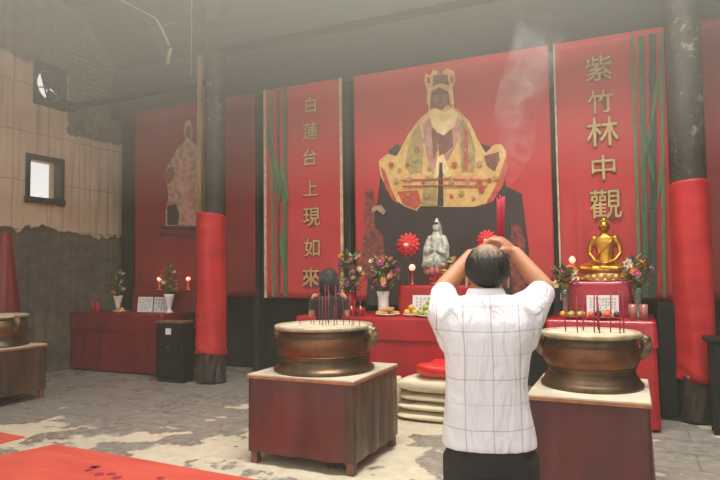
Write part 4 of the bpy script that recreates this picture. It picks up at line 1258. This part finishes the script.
bouquet('glass vase of purple and yellow flowers right of the golden Buddha', 0.055, 6.92, 1.062, 'slim', 'clear_glass', .32, .18, ['fl_purple', 'fl_yellow', 'fl_magenta', 'fl_white', 'fl_orange', 'fl_purple'], 39, 19, r=.047, vs=1.4, greens=90)


# ------------------------------------------------------------------ lamps, candles, offerings
def red_lamp(label, x, y, z, h, light=6):
    t = thing('altar_lamp', label, 'lamp', (x, y, z), 'glowing red altar lamps')
    MB().lathe([(0, 0), (.045, 0), (.045, .012), (.016, .03), (.014, h * .55), (.03, h * .68), (.034, h * .72), (0, h * .73)], (x, y, z), 20).build('base', M['pink_glaze'], t)
    MB().lathe([(.012, h * .72), (.036, h * .80), (.034, h * .90), (.018, h * .98), (.004, h)], (x, y, z), 18).build('bulb', M['red_bulb'], t)
    l = bpy.data.lights.new('lamp_glow', 'POINT'); l.energy = light; l.color = (1, .16, .1); l.shadow_soft_size = .04
    o = bpy.data.objects.new('lamp_glow', l); C.objects.link(o); o.parent = t; o.location = (0, -.06, h * .9)
    return t


red_lamp('left glowing red lamp on the dark red altar shelf', -7.25, 7.82, 1.312, .22, 3)
red_lamp('right glowing red lamp on the dark red altar shelf', -6.635, 7.82, 1.312, .22, 3)
red_lamp('glowing red lamp at the left end of the magenta shelf under the Buddha', -0.60, 7.16, 1.442, .285, 2)


def lotus_lamp(label, x, y, z0, z, r):
    t = thing('lotus_lamp', label, 'lamp', (x, y, z0), 'red lotus lamps behind the white robed statue')
    MB().lathe([(0, 0), (.07, 0), (.07, .012), (.012, .03), (.009, z - z0 - r * .5), (0, z - z0 - r * .5)], (x, y, z0), 16).build('stem', M['dark_wood'], t)
    for ring, (n, k, zz) in enumerate(((14, 1.0, -.1), (11, .72, .12), (8, .42, .26))):
        for i in range(n):
            a = 2 * PI * i / n + ring * .3
            b = MB()
            d = Vector((math.cos(a), 0, math.sin(a)))
            m3 = Matrix.Rotation(-a, 3, 'Y')
            b.ell(Vector((x, y - zz * r, z)) + d * r * k * .62, (r * .36 * k + .01, r * .14, r * .2), nu=10, nv=6, rot=m3)
            b.build('petal', M['lotus_red'], t)
    MB().ell((x, y - .05 * r, z), (r * .55, r * .2, r * .55)).build('calyx', M['lotus_red'], t)
    MB().ell((x, y - .42 * r, z), (r * .2, r * .12, r * .13)).build('bulb', M['candle_lit'], t)
    return t


lotus_lamp('glowing red lotus lamp left of the white robed statue', -2.66, 7.42, 1.402, 1.925, .16)
lotus_lamp('red lotus lamp standing right of the white robed statue', -1.62, 7.42, 1.402, 1.95, .13)


def candle(label, x, y, z, r, h, wax, group, lit=True, cup=None):
    t = thing('candle', label, 'candle', (x, y, z), group)
    if cup:
        MB().lathe([(0, 0), (r * 1.15, 0), (r * 1.25, h * .9), (r * 1.18, h * .9), (r * 1.08, .008), (0, .008)], (x, y, z), 20).build('cup', M[cup], t)
        MB().lathe([(0, .01), (r, .01), (r, h * .6), (0, h * .62)], (x, y, z), 18).build('wax', M[wax], t)
    else:
        MB().lathe([(0, 0), (r, 0), (r, h), (r * .4, h * 1.01), (0, h * .99)], (x, y, z), 18).build('wax', M[wax], t)
    top = h * .62 if cup else h
    MB().tube([(x, y, z + top - .01), (x, y, z + top + .012)], .002, 5).build('wick', M['ink'], t)
    if lit:
        MB().lathe([(.001, 0), (.007, .012), (.005, .024), (.0005, .04)], (x, y, z + top + .008), 10).build('flame', M['flame'], t)
    return t


candle('left of the two red candles at the far left end of the dark red altar', -8.32, 7.42, .957, .03, .16, 'red_lacquer', 'red candles on the dark red altar', False)
candle('right of the two red candles at the far left end of the dark red altar', -8.22, 7.42, .957, .03, .16, 'red_lacquer', 'red candles on the dark red altar', False)
candle('red glass candle on the middle altar nearest the dark haired woman', -3.13, 6.66, 1.042, .046, .12, 'candle_lit', 'red glass candles on the middle altar', True, 'red_glass')
candle('red glass candle on the middle altar just right of the first one', -3.01, 6.66, 1.042, .046, .12, 'candle_lit', 'red glass candles on the middle altar', True, 'red_glass')
t = thing('altar_lamp', 'round pink glowing lamp at the left end of the shelf under the white statue', 'lamp', (-2.50, 7.12, 1.402), 'glowing red altar lamps')
MB().lathe([(0, 0), (.04, 0), (.04, .012), (.013, .03), (.012, .17), (.024, .185), (0, .19)], (-2.50, 7.12, 1.402), 18).build('base', M['red_lacquer'], t)
MB().ell((-2.50, 7.12, 1.625), (.04, .04, .042)).build('globe', M['red_bulb'], t)


def tumbler(label, x, y, z, r, h, mm):
    t = tag(MB().lathe([(0, 0), (r * .85, 0), (r, h), (r * .92, h), (r * .8, .01), (0, .01)], (x, y, z), 22).build('tumbler', M[mm], org=(x, y, z)), label, 'glass', 'pink glasses below the right flower vase')
    MB().lathe([(0, .011), (r * .79, .011), (r * .88, h * .7), (0, h * .7)], (x, y, z), 20).build('filling', M['pink_glaze'], t)


tumbler('left of the two pink glasses below the right flower vase', .005, 6.62, 1.062, .04, .16, 'pink_glass')
tumbler('right of the two pink glasses below the right flower vase', .105, 6.62, 1.062, .04, .16, 'pink_glass')
tag(MB().lathe([(0, 0), (.05, 0), (.055, .02), (.05, .14), (.03, .16), (.022, .19), (.022, .21), (0, .21)], (-3.66, 6.72, 1.042), 24).build('flask', M['metal_grey'], org=(-3.66, 6.72, 1.042)), 'small grey flask on the left end of the middle altar', 'flask')


def plate(label, x, y, z, r, mm='white_glaze'):
    return tag(MB().lathe([(0, 0), (r * .55, 0), (r * .6, .008), (r, .025), (r * .98, .031), (r * .58, .013), (0, .012)], (x, y, z), 32).build('plate', M[mm], org=(x, y, z)), label, 'plate', 'offering plates on the altars')


def fruit(name, label, cat, x, y, z, r, mm, group, sq=(1, 1, .92), stem=True):
    o = tag(MB().ell((x, y, z + r * sq[2]), (r * sq[0], r * sq[1], r * sq[2]), nu=16, nv=10).build(name, M[mm], org=(x, y, z)), label, cat, group)
    if stem:
        MB().tube([(x, y, z + r * sq[2] * 1.9), (x + .004, y, z + r * sq[2] * 2 + .012)], .003, 5).build('stem', M['stem'], o)
    return o


AZ = 1.041
plate('white plate of pastries on the middle altar', -2.70, 6.78, AZ, .15)
for i, (dx, dy, dz, rz) in enumerate(((-.07, -.02, .014, .3), (.06, .02, .014, -.5), (0, -.01, .062, .1))):
    b = MB(); b.box(-.075, .075, -.04, .04, 0, .045, bev=.014)
    o = b.build('pastry', M['pastry']); o.location = (-2.70 + dx, 6.78 + dy, AZ + dz); o.rotation_euler = (0, 0, rz)
    tag(o, 'baked yellow pastry on the white plate of the middle altar', 'pastry', 'pastries on the white plate')
plate('plate of yellow fruit between pastries and green fruit', -2.40, 6.80, AZ, .11)
for i, (dx, dy, dz) in enumerate(((-.05, -.03, .014), (.05, -.03, .014), (0, .04, .014), (0, -.01, .068))):
    fruit('yellow_fruit', 'round yellow fruit piled on the small plate of the middle altar', 'fruit', -2.40 + dx, 6.80 + dy, AZ + dz, .04, 'fruit_yellow', 'yellow fruit on the middle altar')
plate('plate of green fruit in front of the white card on the middle altar', -2.16, 6.72, AZ, .15)
for i, (dx, dy, dz) in enumerate(((-.09, -.03, .018), (-.01, -.06, .014), (.08, -.03, .018), (-.05, .05, .016), (.05, .05, .016), (-.035, -.005, .075), (.04, 0, .075), (0, .02, .13))):
    fruit('green_fruit', 'round yellow green fruit piled on the plate in front of the white card', 'fruit', -2.16 + dx, 6.72 + dy, AZ + dz, .042, 'fruit_green', 'green fruit on the middle altar')
RZ = 1.063
plate('red plate of pale green fruit on the Buddha altar, left of the card', -.565, 6.66, RZ, .14, 'red_lacquer')
for dx, dy in ((-.10, 0), (-.02, -.05), (.06, -.04), (-.02, .045), (.085, .03)):
    fruit('pale_fruit', 'round pale green fruit on the red plate of the Buddha altar', 'fruit', -.565 + dx, 6.66 + dy, RZ + .016, .034, 'fruit_green' if dx > -.05 else 'fruit_yellow', 'pale fruit on the red plate')
plate('red plate of orange and dark fruit in front of the Buddha card', -.27, 6.66, RZ, .17, 'red_lacquer')
for dx, dy, mm, rr in ((-.12, -.02, 'fruit_orange', .032), (-.045, -.05, 'fruit_dark', .036), (-.05, .03, 'fruit_dark', .036), (.035, -.04, 'fruit_orange', .036), (.04, .04, 'fruit_orange', .038), (.125, 0, 'fruit_dark', .032)):
    fruit('orange_fruit' if mm == 'fruit_orange' else 'dark_plum', 'round orange fruit on the red plate before the card' if mm == 'fruit_orange' else 'dark plum on the red plate before the card', 'fruit', -.27 + dx, 6.66 + dy, RZ + .02, rr, mm,
          'orange fruit on the red plate' if mm == 'fruit_orange' else 'dark plums on the red plate')
plate('small plate of two fruits on the dark red altar, near the left vase', -7.76, 7.45, .957, .12)
for dx, dy, mm, nm in ((-.04, 0, 'fruit_orange', 'orange_fruit'), (.045, .01, 'fruit_yellow', 'yellow_fruit')):
    fruit(nm, 'small %s fruit on the small plate of the dark red altar' % ('orange' if 'orange' in nm else 'yellow'), 'fruit', -7.76 + dx, 7.45 + dy, .972, .035, mm, None)
# gilt paper ingot and red lotus cup beside the Buddha
t = tag(MB().lathe([(0, 0), (.03, 0), (.045, .02), (.055, .035), (.045, .03), (.025, .04), (0, .045)], (-.50, 7.16, 1.442), 20, ex=1.0).build('gilt_ingot', M['gold'], org=(-.50, 7.16, 1.442)), 'small gilt ingot at the left foot of the Buddha', 'ingot')
t = tag(MB().lathe([(0, 0), (.022, 0), (.032, .04), (.036, .075), (.03, .072), (.018, .02), (0, .03)], (-.07, 7.13, 1.442), 20).build('red_cup', M['red_lacquer'], org=(-.07, 7.13, 1.442)), 'small red cup at the right foot of the Buddha', 'cup')


def card(label, x, y, z, w, h, lean, rows, seed, rz=0.0, frame=False):
    """a standing white card with columns of small brushed strokes, too small to read"""
    rs = random.Random(seed)
    t = thing('text_card', label, 'card', (x, y, z), 'white cards with writing on the altars', rz)
    t.rotation_euler = (-lean, 0, rz)
    b = MB(); b.box(-w / 2, w / 2, 0, .006, 0, h)
    cols, n = rows
    for i in range(cols):
        for j in range(n):
            if rs.random() < .12: continue
            cx = -w * .42 + w * .84 * (i + .5) / cols; cz = h * .1 + h * .8 * (j + .5) / n
            s = min(w * .84 / cols, h * .8 / n) * .36
            for k in range(3):
                if rs.random() < .5: b.box(cx - s, cx + s, -.0015, -.0003, cz + (k - 1) * s * .7 - s * .12, cz + (k - 1) * s * .7 + s * .12, 1)
                else: b.box(cx + (k - 1) * s * .7 - s * .12, cx + (k - 1) * s * .7 + s * .12, -.0015, -.0003, cz - s, cz + s, 1)
    b.build('sheet', [M['paper'], M['ink']], t, local=True)
    MB().box(-w * .3, w * .3, .004, .05, 0, .012).build('foot', M['leg_wood'], t, local=True)
    return t


card('left one of the two white cards with writing on the dark red altar', -7.36, 7.60, .957, .30, .25, .12, (5, 5), 3, .08)
card('right one of the two white cards with writing on the dark red altar', -7.04, 7.60, .957, .29, .25, .12, (4, 4), 4, -.08)
card('white card with writing below the white robed statue', -2.27, 6.96, 1.042, .36, .245, .1, (6, 5), 6)
card('white card with writing below the golden Buddha', -.285, 6.93, 1.062, .325, .235, .1, (9, 6), 8)


# ------------------------------------------------------------------ people
def hand(b, wrist, dirv, palm_n, side, curl=1.0, L=.185, thumb_out=1.0):
    """palm, four bent fingers of unequal length, a thumb from the side of the palm.
    dirv: from wrist to knuckles; palm_n: where the palm faces; side: towards the thumb"""
    w = Vector(wrist); d = Vector(dirv).normalized(); n = Vector(palm_n); n = (n - d * n.dot(d)).normalized()
    s = d.cross(n).normalized()
    if s.dot(Vector(side)) < 0: s = -s
    k = L / .185
    m3 = Matrix((s, d, n)).transposed()
    b.ell(w + d * .045 * k, (.040 * k, .056 * k, .017 * k), nu=16, nv=10, rot=m3)
    b.ell(w + d * .075 * k, (.039 * k, .026 * k, .015 * k), nu=16, nv=10, rot=m3)
    for i, (off, ln) in enumerate(((.029, .074), (.010, .082), (-.010, .077), (-.028, .060))):
        p = w + d * (.088 - abs(off) * .25) * k + s * off * k
        pts = [p - d * .02 * k, p]; a = 0
        for seg, f in enumerate((.44, .32, .24)):
            a += curl * (.55, .75, .5)[seg]
            p = p + (d * math.cos(a) + n * math.sin(a)) * ln * f * k + s * (.0015 * (1 - i))
            pts.append(p)
        b.limb(pts, [.0095 * k, .0095 * k, .0088 * k, .008 * k, .007 * k], 10)
    p0 = w + d * .022 * k + s * .026 * k
    p1 = p0 + (d * .55 + s * .62 * thumb_out + n * .35) * .036 * k
    p2 = p1 + (d * .8 + s * .10 + n * .55) * .032 * k
    p3 = p2 + (d * .75 - s * .12 + n * .6) * .026 * k
    b.limb([p0, p1, p2, p3], [.014 * k, .0115 * k, .0105 * k, .008 * k], 10)


def head(b, c, k=1.0):
    """skull, jaw, brow, nose, lips, ears, lidded eyes; +y is forward"""
    c = Vector(c)
    q = lambda x, y, z: tuple(c + Vector((x, y, z)) * k)
    e = lambda p, r: b.ell(q(*p), tuple(v * k for v in r), nu=20, nv=14)
    e((0, -.005, .03), (.074, .094, .086)); e((0, .025, -.035), (.060, .068, .075)); e((0, .055, -.075), (.034, .03, .03))
    e((0, .078, .012), (.052, .016, .014)); e((0, .094, -.022), (.012, .018, .026)); e((0, .104, -.034), (.015, .012, .011))
    e((.012, .094, -.038), (.008, .008, .007)); e((-.012, .094, -.038), (.008, .008, .007))
    e((0, .085, -.062), (.024, .010, .006)); e((0, .083, -.070), (.020, .010, .007))
    for s in (-1, 1):
        e((s * .03, .076, -.004), (.016, .012, .010)); e((s * .04, .056, -.028), (.022, .022, .024))
        e((s * .077, -.008, -.012), (.009, .022, .031)); e((s * .079, -.006, -.036), (.007, .010, .012))


# ---- the man lifting incense above his head, seen from behind
PR = math.radians(17)
MX, MY = -0.523, 2.372
man = thing('person', 'man in a white checked shirt and dark trousers raising red incense sticks above his head', 'person', (MX, MY, 0), None, PR)
b = MB()
HC = (.008, .06, 1.552)
head(b, HC, 1.03)
b.limb([(0, .0, 1.40), (0, .022, 1.47), (.006, .042, 1.52)], [.068, .060, .058], 18)
b.loft([(0, 0, .86, .15, .105), (0, 0, 1.0, .148, .105), (0, 0, 1.15, .145, .10), (0, 0, 1.28, .16, .105), (0, 0, 1.38, .165, .095), (0, 0, 1.44, .10, .07)])
EL, ER = (-.170, .17, 1.500), (.248, .15, 1.502)
WL, WR = (-.045, .26, 1.648), (.142, .225, 1.655)
for s, el, wr in ((-1, EL, WL), (1, ER, WR)):
    b.limb([(s * .145, .0, 1.385), (s * .165, .085, 1.43), el], [.056, .050, .043], 16)
    mid = tuple((Vector(el) * .62 + Vector(wr) * .38) + Vector((0, 0, -.004)))
    b.limb([el, mid, wr], [.043, .041, .028], 16)
hand(b, WL, (.80, .10, .42), (.25, -.25, -.75), (0, -.6, .8), .75)
hand(b, WR, (-.66, .12, .62), (-.45, .35, -.5), (-.3, -.8, .1), .95)
for s in (-1, 1):
    b.limb([(s * .085, 0, .88), (s * .095, .0, .50), (s * .10, -.01, .10)], [.082, .055, .042], 16)
    b.limb([(s * .10, -.03, .055), (s * .105, .12, .04)], [.036, .03], 12)
b.remesh(.0065, 3, .5).build('body', M['skin'], man, local=True)


for s in (-1, 1):
    p = Vector(HC)
    MB().tube([p + Vector((s * .016, .0985, .014)), p + Vector((s * .032, .095, .019)), p + Vector((s * .047, .080, .013))], [.0035, .004, .002], 6).build('eyebrow', M['long_hair'], man, local=True)
    MB().tube([p + Vector((s * .018, .0925, -.006)), p + Vector((s * .031, .0925, -.009)), p + Vector((s * .044, .084, -.006))], [.0012, .0018, .0012], 6).build('eyelashes', M['long_hair'], man, local=True)


def hairfn(c, r, a0, a1, jag=.0):
    def f(s, t):
        a = 2 * PI * s
        lo = a0(a) + jag * math.sin(a * 23) * .5 + jag * math.sin(a * 41 + 1) * .5
        th = t * lo
        wv = 1 + .012 * mnoise.noise(Vector((math.cos(a) * 9 * math.sin(th), math.sin(a) * 9 * math.sin(th), th * 6)))
        return (c[0] + r[0] * math.sin(th) * math.cos(a) * wv, c[1] + r[1] * math.sin(th) * math.sin(a) * wv, c[2] + r[2] * math.cos(th) * wv)
    return f


def man_line(a):                    # how far down the hair reaches: low at the nape, high at the brow
    back = max(0, -math.sin(a)); side = abs(math.cos(a)); front = max(0, math.sin(a))
    return 1.30 + 1.04 * back ** .7 + .12 * side ** 6 - .50 * front


b = MB(); b.grid(hairfn((HC[0], HC[1] - .006, HC[2] + .03), (.0825, .103, .0965), man_line, None, .03), 72, 26)
hr = b.build('hair', M['hair'], man, local=True)
sm = hr.modifiers.new('s', 'SOLIDIFY'); sm.thickness = .008; sm.offset = -1
b = MB(); rs = random.Random(2)
for i in range(900):
    a = rs.uniform(0, 2 * PI); lo = man_line(a); th = math.acos(rs.uniform(math.cos(lo * .98), .96))
    c = Vector((HC[0], HC[1] - .006, HC[2] + .03))
    P = lambda th, a, k: c + Vector((.0825 * math.sin(th) * math.cos(a), .103 * math.sin(th) * math.sin(a), .0965 * math.cos(th))) * k
    da = rs.uniform(-.1, .1)
    b.tube([P(th, a, .995), P(th + .09, a + da * .5, 1.022), P(min(th + .2, lo + .06), a + da, 1.008)], [.0016, .0014, .0006], 4)
o = b.build('hair_strands', M['hair'], man, local=True); o['kind'] = 'stuff'

b = MB()                            # shirt
SH = [(-.004, 0, .900, .184, .130), (-.006, 0, .96, .178, .126), (-.010, 0, 1.05, .164, .120), (-.010, 0, 1.14, .157, .116), (-.004, 0, 1.24, .166, .12), (0, 0, 1.32, .182, .122), (0, 0, 1.38, .185, .114), (0, .004, 1.425, .172, .098), (.002, .008, 1.462, .138, .086), (0, .012, 1.485, .08, .072)]
b.loft(SH, 40, power=2.3)
for s, el in ((-1, EL), (1, ER)):
    e = Vector(el)
    sh = Vector((s * .11, .0, 1.375)); md = Vector((s * .16, .06, 1.415))
    out = e + (e - md).normalized() * -.005
    b.tube([sh, md, (md + out) / 2 + Vector((0, 0, -.006)), out], [.098, .084, .064, .053], 22)
    b.tube([Vector((s * .125, .01, 1.29)), Vector((s * .162, .05, 1.37)), out + Vector((-s * .01, 0, -.02))], [.066, .062, .052], 18)
b.remesh(.009, 6, .6).build('shirt', M['shirt'], man, local=True)
b = MB()                            # collar, folded over
def coll(s, t):
    a = 2 * PI * s - PI / 2
    gap = .35
    a = -PI / 2 + (2 * PI - gap) * (s - .5)
    prof = [(.064, 1.462), (.061, 1.485), (.062, 1.502), (.066, 1.506), (.073, 1.492), (.082, 1.462)]
    i = min(int(t * 5), 4); f = t * 5 - i
    r = prof[i][0] * (1 - f) + prof[i + 1][0] * f; z = prof[i][1] * (1 - f) + prof[i + 1][1] * f
    fr = max(0, math.sin(a))
    return (r * math.cos(a) - .003, r * math.sin(a) * .98 + .018 + .015 * fr, z - .035 * fr)
b.grid(coll, 48, 15)
o = b.build('collar', M['collar'], man, local=True)
sm = o.modifiers.new('s', 'SOLIDIFY'); sm.thickness = .003
b = MB()
for s, el in ((-1, EL), (1, ER)):
    pass
b = MB()                            # trousers
b.loft([(0, 0, .80, .165, .115), (0, 0, .88, .172, .118), (0, 0, .95, .158, .110), (0, 0, .985, .146, .10)], 30)
for s in (-1, 1):
    b.tube([(s * .088, 0, .86), (s * .094, .0, .70), (s * .097, .005, .48), (s * .10, -.005, .25), (s * .10, -.01, .055)], [.098, .092, .078, .070, .068], 20)
b.remesh(.010, 5, .5).build('trousers', M['trouser'], man, local=True)
for s in (-1, 1):
    b = MB(); b.limb([(s * .10, -.045, .05), (s * .102, .04, .05), (s * .108, .15, .04)], [.043, .042, .038], 14)
    b.box(s * .104 - .042, s * .104 + .042, -.09, .185, 0.0, .03, bev=.012)
    b.remesh(.007, 3).build('shoe', M['shoe'], man, local=True)
MB().tube([(0 + .150 * math.cos(2 * PI * i / 40), .104 * math.sin(2 * PI * i / 40), .965) for i in range(41)], .012, 8).build('belt', M['shoe'], man, local=True)

# the bundle of incense held in his hands
rot = Matrix.Rotation(PR, 3, 'Z'); mo = Vector((MX, MY, 0))
base = Vector((.083, .262, 1.60)); axis = Vector((.03, -.03, 1)).normalized()
rs = random.Random(8)
for i in range(12):
    a = i * 2.4; rr = .0018 * math.sqrt(i) * 1.5
    off = Vector((rr * math.cos(a), rr * math.sin(a), 0))
    top = base + off * 2.2 + axis * (.30 + rs.uniform(-.012, .012))
    b = MB(); b.tube([mo + rot @ (base + off), mo + rot @ top], .0028, 6)
    tag(b.build('incense_stick', M['incense_bundle'], org=tuple(mo + rot @ (base + off))), 'bright red incense stick in the bundle held up by the man in the white shirt', 'incense stick', 'incense sticks held by the man')

# ---- the woman behind the middle burner, seen from behind
wom = thing('person', 'dark haired woman in a black top facing the middle altar, behind the big burner', 'person', (-3.16, 6.12, 0), None, .42)
b = MB(); HC2 = (0, .045, 1.515)
head(b, HC2, .98)
b.limb([(0, 0, 1.30), (0, .015, 1.38), (0, .03, 1.45)], [.056, .048, .048], 14)
b.loft([(0, 0, .84, .14, .10), (0, 0, 1.0, .12, .09), (0, 0, 1.15, .13, .095), (0, 0, 1.28, .15, .085), (0, 0, 1.34, .09, .06)])
for s in (-1, 1):
    el = (s * .205, .0, 1.09); wr = (s * .035, .235, 1.20)
    b.limb([(s * .16, .0, 1.295), (s * .19, -.01, 1.19), el], [.045, .04, .034], 14)
    b.limb([el, (s * .13, .12, 1.14), wr], [.034, .032, .023], 14)
    hand(b, wr, (-s * .12, .25, .9), (-s, 0, 0), (0, -1, .2), .1, .17, .4)
    b.limb([(s * .075, 0, .86), (s * .08, 0, .48), (s * .085, -.01, .1)], [.075, .05, .038], 14)
    b.limb([(s * .085, -.03, .05), (s * .09, .10, .035)], [.032, .026], 12)
b.remesh(.007, 3).build('body', M['skin'], wom, local=True)
b = MB()
b.loft([(0, 0, .80, .168, .12), (0, 0, .95, .155, .115), (0, 0, 1.08, .148, .108), (0, 0, 1.2, .162, .108), (0, 0, 1.28, .17, .098), (0, .002, 1.325, .12, .08), (0, .006, 1.355, .07, .062)], 32)
for s in (-1, 1):
    b.tube([(s * .13, 0, 1.27), (s * .18, 0, 1.235), (s * .198, -.005, 1.15)], [.065, .058, .052], 16)
b.remesh(.009, 4).build('jacket', M['black_top'], wom, local=True)
for s in (-1, 1):
    MB().tube([(s * .07, -.045, 1.35), (s * .13, -.058, 1.322), (s * .185, -.045, 1.285), (s * .222, -.035, 1.22)], .006, 8).build('piping', M['pink_trim'], wom, local=True)
b = MB()
b.loft([(0, 0, .78, .15, .11), (0, 0, .9, .158, .113), (0, 0, .98, .14, .105)], 28)
for s in (-1, 1):
    b.tube([(s * .08, 0, .84), (s * .085, 0, .5), (s * .088, -.01, .05)], [.085, .066, .06], 16)
b.remesh(.010, 4).build('trousers', M['trouser'], wom, local=True)
for s in (-1, 1):
    b = MB(); b.limb([(s * .085, -.04, .045), (s * .09, .12, .035)], [.038, .033], 12); b.box(s * .088 - .036, s * .088 + .036, -.075, .15, 0, .025, bev=.01)
    b.remesh(.007, 3).build('shoe', M['shoe'], wom, local=True)
b = MB()
b.ell((0, .028, 1.545), (.083, .092, .085), nu=24, nv=14)
b.loft([(0, -.03, 1.31, .10, .035), (0, -.03, 1.36, .116, .05), (0, -.015, 1.44, .114, .07), (0, .0, 1.52, .104, .084), (0, .012, 1.57, .088, .082), (0, .02, 1.615, .05, .05)], 28)
b.remesh(.008, 3).build('hair', M['long_hair'], wom, local=True)
b = MB(); rs = random.Random(5)
for i in range(160):
    a = rs.uniform(PI * .95, PI * 2.05)
    r0 = (.112 * math.cos(a), .078 * math.sin(a))
    zt = rs.uniform(1.46, 1.58); zb = 1.31 + rs.uniform(-.035, .03)
    b.tube([(r0[0] * .95, r0[1] * .95 - .002, zt), (r0[0] * 1.04, r0[1] * 1.02 - .012, (zt + zb) / 2), (r0[0] * .86, r0[1] * .6 - .035, zb)], [.003, .0035, .001], 4)
o = b.build('hair_strands', M['long_hair'], wom, local=True); o['kind'] = 'stuff'

# ------------------------------------------------------------------ broken strips under the roof
LT = 'split bamboo strips hanging from the roof'
for pts, r, lb in (([(-6.95, 6.5, 5.76), (-6.55, 6.5, 5.52), (-6.13, 6.5, 5.27)], .02, 'long pale split bamboo strip sloping under the roof at the upper left'),
                   ([(-6.13, 6.5, 5.27), (-6.02, 6.48, 5.13), (-5.93, 6.48, 4.97), (-5.86, 6.48, 4.82)], .022, 'broken bamboo strip hanging down beside the left column'),
                   ([(-6.0, 6.5, 5.12), (-5.88, 6.5, 5.14), (-5.77, 6.5, 5.14)], .018, 'short pale bamboo stub sticking out under the roof'),
                   ([(-5.84, 6.5, 4.78), (-5.88, 6.5, 4.66), (-5.90, 6.5, 4.54)], .026, 'lowest dangling bamboo piece beside the left column')):
    b = MB(); b.tube(pts, r, 8, ell=.5)
    tag(b.build('bamboo_strip', M['bamboo_strip'], org=pts[0]), lb, 'bamboo strip', LT)
tag(MB().tube([(-5.46, 6.5, 6.6), (-5.47, 6.5, 5.4), (-5.475, 6.5, 4.32)], .006, 6).build('cord', M['bamboo_strip'], org=(-5.46, 6.5, 6.6)), 'thin cord hanging from the roof in front of the left column', 'cord')
struct(MB().tube([(XL - .05, 7.22, 4.47), (-7.2, 7.17, 4.45), (-5.5, 7.1, 4.45)], [.06, .05, .045], 12).build('tie_pole', M['dark_wood']))
struct(MB().box(XL, XL + .02, 7.14, 7.30, 4.38, 4.56).build('pole_plate', M['dark_wood']))


# ------------------------------------------------------------------ smoke and haze
def vol(name, density, color, aniso=0.0):
    m = bpy.data.materials.new(name); m.use_nodes = True; nt = m.node_tree
    nt.nodes.remove(nt.nodes['Principled BSDF'])
    v = nt.nodes.new('ShaderNodeVolumeScatter'); v.inputs['Color'].default_value = color; v.inputs['Density'].default_value = density; v.inputs['Anisotropy'].default_value = aniso
    nt.links.new(v.outputs[0], nt.nodes['Material Output'].inputs['Volume'])
    return m, nt, v


hz, _, _ = vol('incense_haze', 0.005, (.98, 1, .85, 1))
o = MB().box(XL + .005, 5.69, -1.4, YB - .005, .0005, 10.0).build('haze', hz, outward=True)
tag(o, 'thin incense haze filling the whole hall', 'haze', None, 'stuff')
hz2, _, _ = vol('roof_smoke', 0.1, (.98, 1, .85, 1))
b = MB()
vs = [(x, y, z) for x in (XL + .02, 5.6) for y, z in ((1.0, 4.2), (8.0, 4.2), (8.0, 5.4), (4.3, 8.9), (1.0, 8.9))]
b.add(vs, [(0, 1, 2, 3, 4), (9, 8, 7, 6, 5), (0, 5, 6, 1), (1, 6, 7, 2), (2, 7, 8, 3), (3, 8, 9, 4), (4, 9, 5, 0)], 0, False)
tag(b.build('roof_smoke', hz2, outward=True), 'thicker incense smoke gathered under the roof', 'smoke', None, 'stuff')
hz3, _, _ = vol('drifting_smoke', 0.03, (.98, 1, .85, 1))
o = MB().box(XL + .03, 5.6, 1.5, 8.0, 2.7, 4.19).build('drifting_smoke', hz3, outward=True)
tag(o, 'drifting layer of incense smoke at head height of the banners', 'smoke', None, 'stuff')
# the plume that curls up from the incense in the man's hands
sm_, nt, v = vol('incense_plume', 1.0, (1, .98, .96, 1))
tc = nt.nodes.new('ShaderNodeTexCoord'); nz = nt.nodes.new('ShaderNodeTexNoise'); nz.inputs['Scale'].default_value = 7; nz.inputs['Detail'].default_value = 5; nz.inputs['Distortion'].default_value = 1.2
mr = nt.nodes.new('ShaderNodeMapRange'); mr.inputs['From Min'].default_value = .44; mr.inputs['From Max'].default_value = .78; mr.inputs['To Max'].default_value = 2.4
nt.links.new(tc.outputs['Object'], nz.inputs['Vector']); nt.links.new(nz.outputs['Fac'], mr.inputs['Value']); nt.links.new(mr.outputs[0], v.inputs['Density'])
b = MB()
pl = [(-.515, 2.66, 1.92), (-.49, 2.70, 2.02), (-.45, 2.74, 2.14), (-.47, 2.78, 2.28), (-.43, 2.82, 2.42), (-.38, 2.86, 2.56), (-.34, 2.9, 2.72)]
b.tube(pl, [.02, .06, .085, .10, .115, .13, .14], 16)
tag(b.build('incense_smoke', sm_, org=pl[0], outward=True), 'plume of smoke curling up from the red incense held by the man', 'smoke', None, 'stuff')
